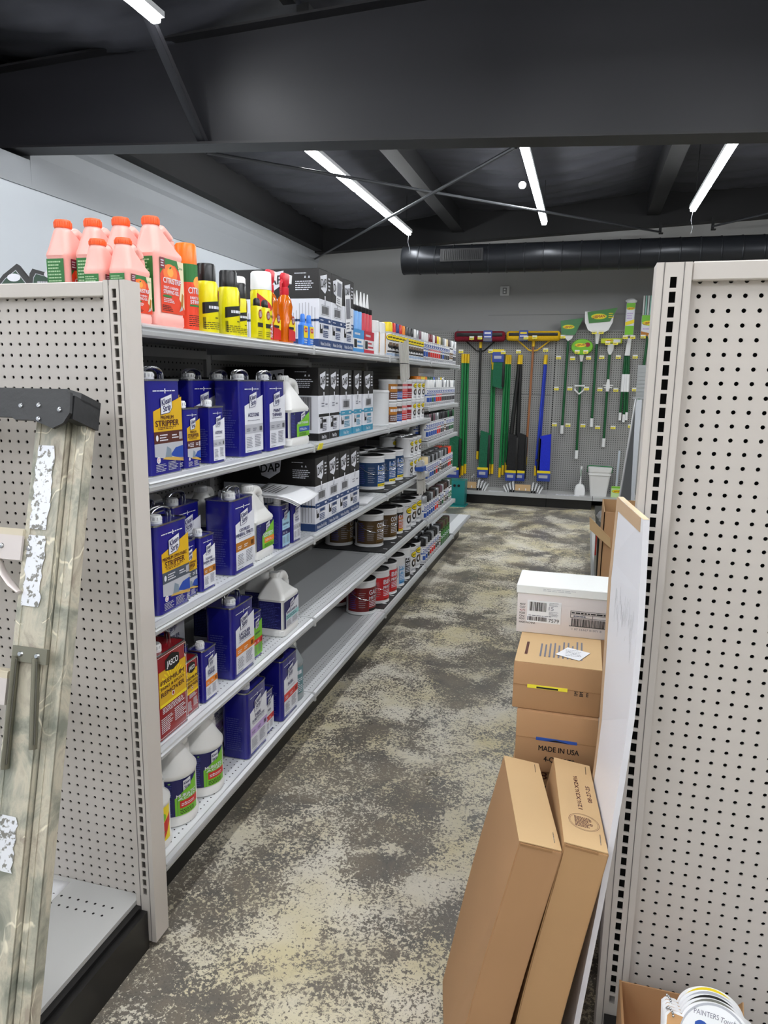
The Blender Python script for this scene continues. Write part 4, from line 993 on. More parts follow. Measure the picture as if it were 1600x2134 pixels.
p = Print(); p.poly([(-.03, .008), (.03, .008), (.03, .04), (-.03, .055)], REDL, 1); p.poly([(-.03, .055), (.03, .04), (.03, .075), (-.01, .08)], CREAMY, 1); p.ell(.01, .078, .014, .015, M('label brick', (150, 32, 30), .4), 3); p.text('GOO', .01, .083, .008, PRINTW, 5, w=.018); p.text('OFF', .01, .073, .008, PRINTW, 5, w=.018); p.rect(-.026, .047, .014, .055, BLACK, 4); p.build('label', t, onx(.0275))
place(t, (-1.032, 2.390, Z('s1')), 0, 'amber trigger bottle with red sprayer, the farther front one', 'amber trigger bottles'); place(t, (-1.050, 2.305, Z('s1')), 0, 'amber trigger bottle with red sprayer, the nearer one behind the spiky can', 'amber trigger bottles')
# blue topped little bottles
BLU = M('bright blue plastic', (50, 120, 215), .35)
t = empty('small_bottle', '', 'bottle'); b = MB(); b.loft([(0, .012, .021, .008, 0, 0), (.068, .012, .021, .008, 0, 0), (.078, .008, .011, .006, 0, 0)], BLU); b.build('bottle', t)
c = MB(); c.lathe([(.0095, .076), (.010, .08), (.008, .105), (.0055, .108)], BLU, 14); c.build('cap', t)
p = Print(); p.rect(-.019, .024, .019, .066, CREAMY, 1); p.ell(0, .052, .015, .009, REDL, 2); p.text('GOO OFF', 0, .052, .006, PRINTW, 4, w=.026); p.lines(-.015, .004, .015, .02, 2, PRINTW, 2); p.build('label', t, onx(.012))
place(t, (-1.000, 2.478, Z('s1')), 0, 'little blue bottle with yellow label, nearer of two', 'little blue bottles'); place(t, (-1.000, 2.538, Z('s1')), 0, 'little blue bottle with yellow label, farther of two', 'little blue bottles')
# a dark wire-wrapped item behind the orange spray can
t = MB(); t.lathe([(.03, 0), (.032, .004), (.032, .10), (.026, .115)], BLKP, 20)
for k in range(10): t.tube([(.0325*math.cos(a*.26), .0325*math.sin(a*.26), .012+k*.009) for a in range(25)], .0015, BLKR, 5)
o = t.build('black_spool'); o.location = (-1.09, 1.86, Z('s1')); tag(o, 'dark ribbed spool between the orange and the yellow spray cans', 'spool')

# caulk cartons
GC = 'caulk cartons on the left run'
ca = carton('', .140, .40, .292, BLD, 0); cb = carton('', .140, .40, .292, BLD, 1)
ck = carton('', .118, .40, .285, BLACK, 1); ct = carton('', .150, .40, .282, TEAL, 0); ct2 = carton('', .115, .40, .282, TEAL, 1)
CX = FX-.20
for k, (o, y) in enumerate(((ca, 2.722), (ca, 2.866), (cb, 3.010))):
    place(o, (CX, y, Z('s1')), 0, 'tall black, white and blue box on the top shelf, %s of three' % NTH[k], GC)
for k, (o, y, c_) in enumerate(((ck, 2.708, 'black'), (ck, 2.832, 'black'), (ct, 2.985, 'teal'), (ct2, 3.150, 'teal'), (ct, 3.320, 'teal'))):
    place(o, (CX, y, Z('s2')), 0, 'tall black and white box with %s foot on the second shelf, %s of five' % (c_, NTH[k]), GC)
for k, (o, y) in enumerate(((ca, 2.680), (ca, 2.826), (ca, 2.970), (cb, 3.114))):
    place(o, (CX, y, Z('s3')), 0, 'tall black, white and blue box on the third shelf, %s of four' % NTH[k], GC)
# a further dark row behind
dk = carton('', .150, .14, .24, BLACK, 1)
place(dk, (-1.345, 2.36, Z('s2')), 0, 'black box standing at the back of the second shelf behind the white jug', GC); dup(dk, (-1.345, 2.12, Z('s2')), 0, 'black box at the back of the second shelf behind the acetone can', GC)
place(carton('', .12, .22, .262, BLACK, 0), (-1.31, 1.98, Z('s1')), 0, 'black box at the back of the top shelf behind the yellow spray cans', GC)
# clipped white labels hanging on boxes (top shelf)
for k, (y, z0, h) in enumerate(((2.875, .175, .10), (3.005, .08, .15))):
    m = MB(); m.box(-.0006, .0006, -.035, .035, 0, h, PAPER); o = m.build('price_sheet'); o.location = (FX+.003, y, Z('s1')+z0); o.rotation_euler = (0.12 if k else -.06, 0, 0)
    p = Print(); p.bars(-.028, h*.35, .028, h*.9, 16, INKG, 1); p.lines(-.03, h*.05, .02, h*.28, 3, INKG, 1); p.build('barcode', o, onx(.0006))
    tag(o, 'white barcode sheet stuck on the %s blue-footed box of the top shelf' % ('middle' if k == 0 else 'third'), 'label', 'stuck barcode sheets')

# caulk tubes in a display tray
def tube_display(y0, col, body, lab, n):
    tr = MB(); tr.box(-.10, 0, 0, .160, 0, .003, WHITE); tr.box(-.002, 0, 0, .160, 0, .10, WHITE); tr.box(-.10, 0, 0, .002, 0, .10, WHITE); tr.box(-.10, 0, .158, .160, 0, .10, WHITE)
    o = tr.build('display_tray'); o.location = (FX, y0, Z('s1')); tag(o, lab, 'tray')
    p = Print(); p.rect(0, .06, .16, .10, col, 0); p.lines(.02, .07, .1, .09, 1, PRINTW, 2); p.rect(.015, .02, .055, .055, BLACK, 1); p.lines(.06, .02, .145, .055, 2, col, 2); p.rect(0, 0, .16, .016, col, 1); p.build('tray_print', o, onx(0))
    return o
def caulk(col):
    t = empty('caulk_tube', '', 'caulk tube')
    b = MB(); b.lathe([(.023, 0), (.024, .002), (.024, .175), (.022, .178)], col, 20); b.build('cartridge', t)
    c = MB(); c.lathe([(.022, .176), (.0235, .18), (.0235, .200), (.012, .206)], BLKP, 18); c.build('collar', t)
    q = MB(); q.lathe([(.0085, .204), (.008, .215), (.0025, .272)], CAPW, 14); q.build('nozzle', t); return t
tube_display(3.075, SKY, SKY, 'white and blue cardboard tray of caulk tubes on the top shelf', 3)
tube_display(3.240, M('label rose', (200, 40, 62), .4), REDL, 'white and red cardboard tray of caulk tubes on the top shelf', 3)
cb_ = caulk(M('blue caulk tube', (110, 165, 225), .4)); cr_ = caulk(M('rose caulk tube', (200, 48, 68), .4))
for i, y in enumerate((3.102, 3.155, 3.208)):
    for j_, x in enumerate((-.028, -.078)): place(cb_, (FX+x, y, Z('s1')+.003), 0, 'blue caulk tube with white nozzle, %s from the near side, %s row' % (NTH[i], ('front', 'back')[j_]), 'blue caulk tubes')
for i, y in enumerate((3.268, 3.320, 3.372)):
    for j_, x in enumerate((-.028, -.078)): place(cr_, (FX+x, y, Z('s1')+.003), 0, 'red caulk tube with white nozzle, %s from the near side, %s row' % (NTH[i], ('front', 'back')[j_]), 'red caulk tubes')
# two larger white cans
def orange_panel(p, r, hb):
    p.rect(-.1*r, hb*.10, r*1.2, hb*.95, M('label amber', (238, 165, 40), .35), 1); p.text('CA', r*.5, hb*.86, hb*.07, REDL, 3, w=r*.7); p.text('UR', r*.5, hb*.70, hb*.14, REDL, 3, w=r*.8); p.lines(0, hb*.15, r, hb*.5, 4, BLACK, 3, fill=.3)
g = spray_can('', CAPW, orange_panel, r=.046, H=.165, capH=.048, body=PAINTW); place(g, (-1.045, 3.478, Z('s1')), 0, 'wide white spray can with orange label after the red caulk tubes', 'wide white cans'); dup(g, (-1.045, 3.590, Z('s1')), 0, 'wide white spray can right beside the one with the orange label', 'wide white cans')

# rows of small spray cans
CAPS = {'white': CAPW, 'yellow': M('cap yellow', (245, 215, 20), .35), 'red': M('cap red', (215, 40, 28), .35), 'dark blue': M('cap navy', (24, 50, 125), .35), 'orange': M('cap orange', (244, 140, 20), .35),
        'dark grey': M('cap dark grey', (62, 62, 64), .35), 'black': BLKP, 'grey': M('cap grey', (130, 132, 136), .35), 'mauve': M('cap mauve', (110, 70, 85), .35), 'maroon': M('cap maroon', (112, 24, 38), .35),
        'cream': M('cap cream', (225, 205, 160), .35), 'brown': M('cap brown', (70, 45, 38), .35), 'green': M('cap green', (24, 92, 50), .35), 'blue': M('cap blue', (60, 95, 190), .35), 'bright orange': M('cap bright orange', (250, 70, 25), .3), 'olive': M('cap olive', (78, 80, 48), .4), 'silver': M('cap silver', (175, 178, 182), .3, .6)}
DES = {'oval': oval_can, '2xr': twox_can(REDL), '2xd': twox_can(M('label darkred2', (130, 20, 35), .4)), '2xb': twox_can(BLUEI), '2xg': twox_can(M('label forest', (30, 90, 50), .4)), '2xk': twox_can(M('label charcoal', (60, 60, 64), .4)), 'pl': plain_label_can(M('label amber', (238, 165, 40), .35)), 'green': plain_label_can(DGREEN), 'band': plain_label_can(M('label brown2', (110, 82, 50), .4))}
PROTO = {}
def spray(cap, des, pos, lab, grp, H=.176, body=PAINTW):
    k = (cap, des, H, body.name)
    if k not in PROTO:
        PROTO[k] = spray_can(lab, CAPS[cap], DES[des], H=H, body=body)
    return place(PROTO[k], pos, -.55, lab, grp)
def spray_row(key, y0, spec, phrase, x=-1.027, pitch=.0665, H=.176, z=None):
    for i, (cap, des) in enumerate(spec):
        lab = 'white spray can, %s cap, %s %s' % (cap, NTH[i], phrase)
        spray(cap, des, (x, y0+i*pitch, (Z(key) if z is None else z)), lab, 'spray cans at the far end of the left run', H)
row1 = [('yellow','oval'),('red','oval'),('dark blue','oval'),('red','oval'),('orange','oval'),('dark grey','oval'),('dark grey','oval'),('black','oval'),('white','oval'),('silver','oval'),('mauve','oval'),('white','oval'),
        ('white','2xb'),('white','2xb'),('maroon','2xd'),('maroon','2xr'),('white','2xr'),('maroon','2xr'),('yellow','2xr'),('cream','2xr'),('olive','2xk'),('grey','2xb'),('white','2xk'),('cream','2xk'),('brown','2xk'),('grey','band'),('white','band'),('silver','2xk'),('white','2xk')]
spray_row('s1', 3.715, row1, 'from near end of top shelf row', pitch=.0685)
row2 = [('white','2xb'),('white','2xb'),('white','2xg'),('silver','2xb'),('white','2xr'),('white','2xr'),('white','2xr'),('grey','2xk'),('white','2xk'),('silver','2xk'),('white','2xk'),('grey','2xk'),('white','2xk'),('white','2xk'),('silver','2xk')]
spray_row('s2b', 4.700, row2, 'in front row, second shelf, farthest bay')
backrow = ['orange','orange','yellow','yellow','orange','green','green','green','blue','grey','grey','silver','yellow','silver','silver']
for i, c_ in enumerate(backrow): spray(c_, 'oval', (-1.105, 4.70+i*.0665, Z('s2b')+.022), 'white spray can, %s cap, %s in back row, second shelf, farthest bay' % (c_, NTH[i]), 'spray cans at the far end of the left run')
m = MB(); m.box(XB+.03, -1.072, 4.67, 5.70, 0, .021, KRAFTL); o = m.build('cardboard_riser'); o.location = (0, 0, Z('s2b')); tag(o, 'flat cardboard riser under the back row of the second shelf', 'box')
row3 = [('dark grey','2xb'),('mauve','2xb'),('black','2xb'),('mauve','2xb'),('grey','2xb'),('silver','2xr'),('black','2xr'),('black','2xk'),('dark grey','2xk'),('black','band'),('black','2xk'),('green','2xk'),('black','2xg'),('black','2xg'),('green','2xg')]
spray_row('s3b', 4.700, row3, 'in front row, third shelf, farthest bay', z=Z('s3b')+.005)
row4 = [('cream','2xb'),('grey','2xb'),('black','2xb'),('grey','2xb'),('black','2xk'),('grey','2xr'),('dark grey','2xk'),('silver','band'),('grey','2xk'),('black','2xk'),('grey','2xk'),('black','2xk'),('bright orange','2xr'),('bright orange','2xr'),('green','2xg')]
spray_row('s4b', 4.700, row4, 'in front row, fourth shelf, farthest bay', z=Z('s4b')+.005)
row5 = [('silver','2xb'),('black','2xb'),('dark grey','2xb'),('silver','2xb'),('brown','2xb'),('black','2xr'),('silver','2xr'),('brown','band'),('mauve','2xk'),('silver','2xg'),('brown','band'),('brown','2xk'),('black','2xk'),('silver','green'),('green','green')]
spray_row('s5b', 4.700, row5, 'in front row, fifth shelf, farthest bay')
row6 = [('black','2xb'),('silver','2xb'),('black','2xk'),('black','2xr'),('silver','2xr'),('black','2xr'),('black','2xk'),('silver','2xk'),('black','band')]
spray_row('s5', 4.700, row6, 'in front row, bottom shelf, farthest bay', z=Z('s5')+.005)
for i in range(5): spray(('brown', 'olive')[i % 2], 'green', (-1.027, 5.32+i*.0685, Z('s5')+.005), 'green spray can, %s from the near side on the bottom shelf' % NTH[i], 'green spray cans', body=M('green can enamel', (60, 120, 50), .35))
# second rows, mostly hidden, tops showing
for key, spec, ph in (('s3b', row3, 'third'), ('s4b', row4, 'fourth'), ('s5b', row5, 'fifth'), ('s5', row6, 'bottom')):
    zz = Z(key)+(.005 if key != 's5b' else 0)
    for i, (cap, des) in enumerate(spec): spray(cap, des, (-1.098, 4.70+i*.0665, zz), 'white spray can, %s cap, %s in second row, %s shelf, farthest bay' % (cap, NTH[i], ph), 'spray cans at the far end of the left run')
# folded white card on top of the second shelf row
m = MB(); m.box(-.03, .03, 0, .55, 0, .055, PAPER); m.box(-.032, .032, 0, .555, .055, .058, PAPER); o = m.build('white_carton'); o.location = (-1.15, 4.88, Z('s2b')+.199); m2 = None
tag(o, 'long narrow white carton lying above the coloured caps, second shelf', 'box')
m = MB(); m.box(-1.24, -1.145, 4.78, 5.40, Z('s2b')+.022, Z('s2b')+.198, KRAFTL); o = m.build('cardboard_riser'); tag(o, 'plain cardboard case holding up the white carton, second shelf', 'box')

# paint and primer cans
blue123 = lab_primer(PRIMB, M('primer navy', (24, 58, 98), .35), '1-2-3', 'PRIMER')
pc = paint_can('', .083, .185, BLKP, PAINTW, blue123)
GP = 'large primer cans'
for k, (x, y) in enumerate(((-1.128, 3.775), (-1.120, 3.985), (-1.120, 4.170))): place(pc, (x, y, Z('s3')+.006), -.72, 'large blue-label 1-2-3 primer can, %s from the near side' % NTH[k], GP)
for k, (x, y) in enumerate(((-1.30, 3.80), (-1.30, 3.98), (-1.29, 4.16))): dup(pc, (x, y, Z('s3')+.006), -.72, 'large blue primer can in the back row, %s from the near side' % NTH[k], GP)
COVB = M('primer brown gold', (104, 78, 34), .35)
cs = paint_can('', .083, .188, BLKP, PAINTW, lab_primer(COVB, M('primer brown', (78, 58, 30), .35), 'COVER', 'STAIN', yl=COVB))
for k, (x, y) in enumerate(((-1.142, 3.822), (-1.115, 4.020))): place(cs, (x, y, Z('s4')+.006), -.72, 'large can with brown-gold COVER STAIN label, %s in front' % ('nearest' if k == 0 else 'second'), GP)
dup(cs, (-1.315, 3.80, Z('s4')+.006), -.4, 'large brown-gold can in shadow behind the nearest one', GP)
for k, (x, y) in enumerate(((-1.295, 4.0), (-1.30, 4.19))): dup(cs, (x, y, Z('s4')+.006), 0, 'large can in the back row of the fourth shelf, %s of two' % NTH[k], GP)
du = paint_can('', .060, .165, BLKP, PAINTW, lab_primer(M('label amber2', (190, 90, 40), .4), BLACK, 'D U', 'PRIME', yl=CREAMY), bail=False); place(du, (-1.095, 4.185, Z('s4')+.006), -.72, 'medium white can with black and amber label after the brown-gold cans', GP)
ro = paint_can('', .070, .175, BLKP, PAINTW, lab_tractor, bail=False, name='enamel_can')
for k, y in enumerate((4.315, 4.46, 4.61 - .005)): place(ro, (-1.085, y, Z('s4')+.006), -.72, 'large white can with yellow oval and tractor, fourth shelf, %s of three' % NTH[k], 'white tractor-label cans')
for k, y in enumerate((4.465, 4.60)): dup(ro, (-1.082, y, Z('s5')+.006), -.72, 'large white can with yellow oval and tractor, bottom shelf, %s of two' % NTH[k], 'white tractor-label cans')
gz = paint_can('', .083, .188, BLKP, PAINTW, lab_primer(M('primer red', (140, 26, 30), .35), M('primer dark red', (112, 20, 24), .35), 'GALV', 'METAL', yl=BLACK)); place(gz, (-1.118, 3.600, Z('s5')), -.72, 'large can with dark red label and black lid standing before the mat, bottom shelf', GP)
dup(gz, (-1.300, 3.68, Z('s5')+.006), .3, 'large dark red can in shadow behind the front one', GP)
bi = paint_can('', .078, .188, TIN, PAINTW, lab_primer(M('primer bright red', (196, 34, 44), .35), M('primer bright red', (196, 34, 44), .35), 'BIN', 'PRIMER', yl=REDL))
for k, y in enumerate((3.795, 3.970)): place(bi, (-1.090, y, Z('s5')+.006), -.72, 'large red-label BIN primer can with bare tin lid, %s of two' % NTH[k], GP)
bm_ = paint_can('', .072, .19, BLKP, PAINTW, lab_primer(M('label light blue2', (110, 160, 205), .35), PAINTW, 'BMPA', 'PRI', yl=SKY), bail=False); place(bm_, (-1.080, 4.140, Z('s5')+.006), -.72, 'tall white can with light blue foot after the red BIN cans', GP)
zn = paint_can('', .070, .205, BLKP, PAINTW, lab_primer(BLACK, PAINTW, 'ZIN', 'SER', yl=BLACK), bail=False); place(zn, (-1.080, 4.300, Z('s5')+.006), -.72, 'tall white and black can before the tractor-label cans, bottom shelf', GP)
qo = paint_can('', .0535, .122, TIN, PAINTW, lab_tractor, bail=False, name='enamel_can')
for k in range(3):
    for l in range(2):
        for m_ in range(2): place(qo, (-1.070-.112*m_, 4.338+k*.113, Z('s3')+.001+l*.125), -.6, 'small white can with yellow oval, %s from near side, %s layer, %s row, third shelf' % (NTH[k], ('lower', 'upper')[l], ('front', 'back')[m_]), 'stacked small enamel cans')
# stacked small cans on the second shelf
GS = 'stacked small stain cans'
BR2 = M('label stain brown', (92, 58, 44), .4)
st = [('brown', [BR2, OCHRE]), ('blue and brown', [BLUEI, BR2]), ('red', [REDL, M('label pale red', (220, 120, 120), .4)]), ('dark red', [DRED, DRED])]
sc = [(nm, paint_can('', .0535, .120, TIN, PAINTW, lab_band(c_), bail=False, name='stain_can')) for nm, c_ in st]
sc.append(('yellow oval', qo))
seq = [0, 1, 2, 3, 4, 4, 4]
y = 3.858
for i, q in enumerate(seq):
    nm, o = sc[q]
    for l in range(2): place(o, (-1.055, y, Z('s2')+l*.1225+.001*l), -.6, 'small can with %s label, %s from near side, %s layer, second shelf' % (nm, NTH[i], ('lower', 'upper')[l]), GS)
    y += .116
wc = paint_can('', .080, .185, CAPW, M('pearl white tin', (214, 216, 218), .3), lambda p, r, H: (p.rect(r*.55, H*.1, r*1.25, H*.6, BR2, 1), p.rect(r*.55, H*.6, r*1.25, H*.68, BLUEI, 1), p.lines(r*.6, H*.15, r*1.1, H*.5, 4, PRINTW, 3)), bail=False)
place(wc, (-1.090, 3.715, Z('s2')), -.3, 'large plain white can at the near end of the stacked small cans', GS)

# paper sheets
def sheet(w_, l_, lab, loc, rot, curl=.0, prints=True, cat='paper', name='paper_sheet', n=10, stack=1):
    m = MB(); vs = []; fs = []
    for s_ in range(stack):
        b0 = len(vs)
        for i in range(n+1):
            for j_ in range(n+1):
                u = i/n; v = j_/n; vs.append((-w_/2+w_*u+.004*s_, -l_/2+l_*v, s_*.003+curl*(max(0, u-.55)/.45)**2*-1 + .003*math.sin(v*5+s_)))
        for i in range(n):
            for j_ in range(n):
                k = b0+i*(n+1)+j_; fs.append((k, k+n+1, k+n+2, k+1))
    m.add(vs, fs, PAPER, True); o = m.build(name); o.location = loc; o.rotation_euler = rot
    sol = o.modifiers.new('thickness', 'SOLIDIFY'); sol.thickness = .0006
    if prints:
        p = Print(); p.lines(-w_*.35, -l_*.35, w_*.05, l_*.3, 6, BLACK, 1, vert=True, fill=.35)
        p.build('sheet_print', o, ontop(stack*.003+.002))
    return tag(o, lab, cat)
sheet(.20, .26, 'curled white printed sheets lying on the small cans, third shelf', (-1.055, 2.40, Z('s3')+.188), (0, .06, .12), curl=.022, stack=3)
sheet(.17, .24, 'white printed sheet lying flat before the blue primer cans', (-1.09, 3.36, Z('s3')+.004), (0, 0, .15), stack=2)
o = sheet(.20, .26, 'white sheet of paper on the left display deck behind the ladder', (-1.335, 1.275, .133), (0, 0, .05), prints=False)
# sheaves of price strips hanging at the bay joint
STR = M('price strip paper', (196, 194, 190), .5)
for k, (x, y, zt, zb, lean) in enumerate(((-.955, 3.80, 1.645, 1.45, .08), (-.955, 4.28, .955, .76, .09))):
    t = empty('price_strip_bundle', ('bundle of price strips tied to the top shelf lip' if k == 0 else 'bundle of price strips with a blue end tied to the third shelf lip'), 'price strips', (x, y, zt), 0, 'price strip bundles'); rnd = random.Random(k)
    for q in range(7):
        m = MB(); a = rnd.uniform(-.02, .02); h = zt-zb
        m.box(-.004, .004, -.011, .011, -h, .012, STR, Matrix.Rotation(.25+a*3, 4, 'X') @ Matrix.Translation((.004*q-.012, .012*q-.036, rnd.uniform(-.015, .015)))); o = m.build('price_strip', t)
        p = Print(); p.lines(-.008, -h+.01, .008, 0, 12, INKG, 1, fill=.3)
    m = MB(); m.tube([(.02*math.cos(a*.5236), .055*math.sin(a*.5236)+.02, -.10) for a in range(12)], .002, BLKP, 6, closed=True); m.build('cable_tie', t)
    if k: m = MB(); m.box(-.022, .026, -.045, .045, -.045, -.02, BLUEI); m.build('tape_band', t)
# yellow shelf tag
m = MB(); m.box(-.002, .002, -.02, .02, -.012, .012, TAGY); o = m.build('shelf_tag'); o.location = (-.963, 2.56, 1.205); o.rotation_euler = (0, .3, 0); tag(o, 'small yellow tag on the second shelf joint below the black-footed box', 'tag')
# sanding tools on top at far left
def tool(poly, lab, loc, rot):
    m = MB(); m.prism(poly, -.018, 0, M('tool pack black', (34, 34, 36), .45)); o = m.build('tool_pack'); o.location = loc; o.rotation_euler = rot
    cx_ = sum(p[0] for p in poly)/len(poly); cy_ = sum(p[1] for p in poly)/len(poly); q = [(cx_+(a-cx_)*.80, cy_+(b-cy_)*.80) for a, b in poly]; q2 = [(cx_+(a-cx_)*.77, cy_+(b-cy_)*.77) for a, b in poly]
    p = Print(); p.poly(q, LGREY, 1); p.poly(q2, M('tool card green', (14, 58, 38), .4), 2); p.ell(cx_+.004, cy_+.045, .017, .010, PRINTW, 4); p.lines(cx_-.03, cy_+.0, cx_+.01, cy_+.03, 3, LGREY, 4); p.ell(cx_+.022, cy_+.01, .018, .013, PRINTW, 4, rot=-.3); p.ell(cx_+.022, cy_+.01, .009, .007, BLACK, 5); p.ell(cx_+.04, cy_-.02, .008, .008, TAGY, 4)
    p.build('card_print', o, ontop(0)); return tag(o, lab, 'tool', 'black tool packs')
tri = [(-.10, -.06), (.075, -.06), (.07, 0), (.05, .055), (.015, .098), (-.02, .07), (-.06, .02)]
Rt = (PI/2-.15, 0, .25)
tool(tri, 'pointed black and green tool pack above the left pegboard rail', (-1.425, 1.56, 1.638), Rt)
tool([(-.05, -.06), (.085, -.06), (.07, .045), (.05, .062), (-.028, .082), (-.035, .07)], 'squarish black and green tool pack above the rail, left of the pink jugs', (-1.335, 1.57, 1.640), Rt)
tool(tri, 'black tool pack mostly hidden by the small pink jug', (-1.245, 1.66, 1.608), Rt)
m = MB(); m.box(-2.4, XB-.04, 1.47, 5.7, 1.562, 1.578, SHELFG); o = m.build('metal_shelf'); tag(o, 'top shelf on the far side of the left run', 'shelf')

# teal display bin past the end
TEALP = M('teal plastic', (28, 128, 128), .35)
t = empty('display_bin', 'teal plastic bin standing past the far end of the left run', 'bin', (-1.395, 8.30, .0))
m = MB(); m.loft([(.012, .095, .085, .012, 0, 0), (.02, .098, .09, .012, 0, 0), (.20, .10, .095, .012, 0, 0), (.31, .102, .10, .012, 0, 0)], TEALP); m.box(-.112, .115, -.11, .11, .0, .014, TEALP); m.build('bin_body', t)
m = MB(); [m.lathe([(.016, 0), (.016, .004)], BLACK, 12, Matrix.Translation((-.02+.05*k, -.098, .25)) @ Matrix.Rotation(PI/2, 4, 'X')) for k in range(2)]; m.build('bin_holes', t)

# ================================================================== RIGHT SIDE: cartons and leaning board
def axes_matrix(o, ex, ey, ez):
    return Matrix(((ex[0], ey[0], ez[0], o[0]), (ex[1], ey[1], ez[1], o[1]), (ex[2], ey[2], ez[2], o[2]), (0, 0, 0, 1)))
TAPE = M('clear packing tape', (190, 160, 118), .2)
def tall_carton(D, yaw, lean, lab, prn, kraft):
    cy, sy = math.cos(yaw), math.sin(yaw); w_ = Vector((cy, sy, 0)); ey = Vector((-sy, cy, 0)); zc, zs = math.cos(lean), math.sin(lean)
    ez = Vector((0, 0, 1))*zc + w_*zs; ex = w_*zc - Vector((0, 0, 1))*zs
    t = empty('tall_carton', lab, 'box'); t.matrix_world = axes_matrix(D, ex, ey, ez)
    W, P_, H = .0826, .311, .616
    b = MB(); bm = bmesh.new(); bmesh.ops.create_cube(bm, size=1)
    for v in bm.verts: v.co = Vector(((v.co.x+.5)*W, (v.co.y+.5)*P_, (v.co.z-.5)*H))
    bmesh.ops.bevel(bm, geom=bm.edges[:], offset=.0022, segments=2, affect='EDGES')
    bmesh.ops.subdivide_edges(bm, edges=[e for e in bm.edges if e.calc_length() > .2], cuts=6)
    rnd = random.Random(int(D[0]*1e3))
    for v in bm.verts:
        s = math.sin(v.co.z*9+1.3)*.0022+math.sin(v.co.y*17)*.0012; v.co.x += s if v.co.x < W/2 else s*.5; v.co.y -= math.sin(v.co.z*7)*.002
    b.add([v.co.copy() for v in bm.verts], [[v.index for v in f.verts] for f in bm.faces], kraft, False); bm.free(); b.build('box_body', t)
    f = MB(); f.box(.001, W-.001, .002, P_-.002, .0008, .0024, KRAFTL); f.box(.004, W-.018, -.0016, .0012, -.005, -.0005, KEDGE); f.build('top_flap', t)
    s = MB()
    for (x, y) in ((W-.012, .02), (W-.014, P_-.045)): s.tube([(x, y, .003), (x+.002, y+.032, .003)], .0008, TIN, 5)
    s.build('staple', t)
    if prn:
        p = Print(); p.text('12¼X3¼X24¼', W*.52, P_*.60, .0085, BROWN, 1, w=.125, rot=-PI/2+PI, bold=True); p.text('08-27-25', W*.80, P_*.60, .0085, BROWN, 1, w=.062, rot=PI/2)
        cx_, cy_ = W*.55, P_*.26
        n = 40
        for ra, rb in ((.0300, .0292), (.0272, .0267)):
            for k in range(n):
                a0, a1 = 2*PI*k/n, 2*PI*(k+1)/n; p.poly([(cx_+ra*math.cos(a0), cy_+ra*.9*math.sin(a0)), (cx_+ra*math.cos(a1), cy_+ra*.9*math.sin(a1)), (cx_+rb*math.cos(a1), cy_+rb*.9*math.sin(a1)), (cx_+rb*math.cos(a0), cy_+rb*.9*math.sin(a0))], BROWN, 1)
        p.lines(cx_-.018, cy_-.017, cx_+.018, cy_+.017, 8, BROWN, 1, fill=.6)
        p.build('box_print', t, ontop(.0024), step=.0002, base=.0002)
    return t
tall_carton((-.068, 1.217, .620), math.radians(11.5), math.radians(11.3), 'tall slim brown box leaning at the left, its end blank and stapled', False, KRAFT2)
tall_carton((.0125, 1.238, .620), math.radians(6.0), math.radians(9.3), 'tall slim brown box leaning against the white panel, stamped 12¼X3¼X24¼', True, KRAFT)

def carton_box(x0, x1, y0, y1, z0, z1, mat, lab, rz=0.0, seam=None, flaps=True, name='cardboard_box', grp='stacked boxes by the right upright'):
    cx, cy = (x0+x1)/2, y0; t = empty(name, lab, 'box', (cx, cy, z0), rz, grp); w2 = (x1-x0)/2; D = y1-y0; H = z1-z0
    b = MB(); b.rbox(-w2, w2, 0, D, 0, H, .0025, mat, seg=2); b.build('box_body', t)
    if seam:
        s = MB(); s.box(-w2+.001, w2-.001, -.0012, .001, H*seam-.0008, H*seam+.0008, KEDGE); s.build('flap_seam', t)
    return t, w2, H, D
t, w2, H, D = carton_box(-.121, .080, 1.62, 2.02, .0, .285, KRAFT2, 'lowest brown box of the stack, mostly behind the tall boxes')
t, w2, H, D = carton_box(-.116, .078, 1.61, 2.0, .286, .556, KRAFT, 'brown box with black print 108 peeping between the tall boxes')
p = Print(); p.text('108', -.038, H-.020, .018, BROWN, 1, w=.05, bold=False); p.text('2M', -.030, H-.052, .018, BLACK, 1, w=.045, bold=True); p.build('box_print', t, onback(0))
t, w2, H, D = carton_box(-.109, .075, 1.590, 1.95, .557, .704, KRAFT2, 'brown box printed MADE IN USA 4-QUARTS with blue showing in its slot', seam=.56)
p = Print(); p.text('MADE IN USA', .008, .060, .0125, BLACK, 1, w=.092); p.text('4-QUARTS', .010, .034, .0125, BLACK, 1, w=.070); p.build('box_print', t, onback(0))
m = MB(); m.box(-.045, .048, -.0018, .002, H*.56-.003, H*.56+.004, BLUEI); m.prism([(-.02, 0), (.03, 0), (.0, .004)], 0, .0012, BLACK, Matrix.Translation((0, -.0012, H*.56-.002)) @ Matrix.Rotation(PI/2, 4, 'X')); m.build('hand_slot', t)
t, w2, H, D = carton_box(-.122, .076, 1.600, 2.03, .705, .819, KRAFT2, 'brown box with yellow showing in its slot and a white slip on top', seam=.52)
m = MB(); m.box(-.066, .025, -.0018, .002, H*.50-.003, H*.50+.005, TAGY); m.box(-.045, .004, -.0024, .002, H*.50-.002, H*.50+.002, BLACK); m.build('hand_slot', t)
tp = MB(); tp.box(-w2+.001, w2-.001, .001, D-.001, H, H+.0012, KRAFTL); tp.build('top_flap', t)
p = Print()
for k in range(10): p.lines(-.045+k*.0105, .045, -.040+k*.0105, .17, 1, INKG, 1, vert=True, fill=.8)
p.lines(-.080, .05, -.072, .16, 1, BROWN, 1, vert=True, fill=.8)
p.build('box_print', t, ontop(H+.0013))
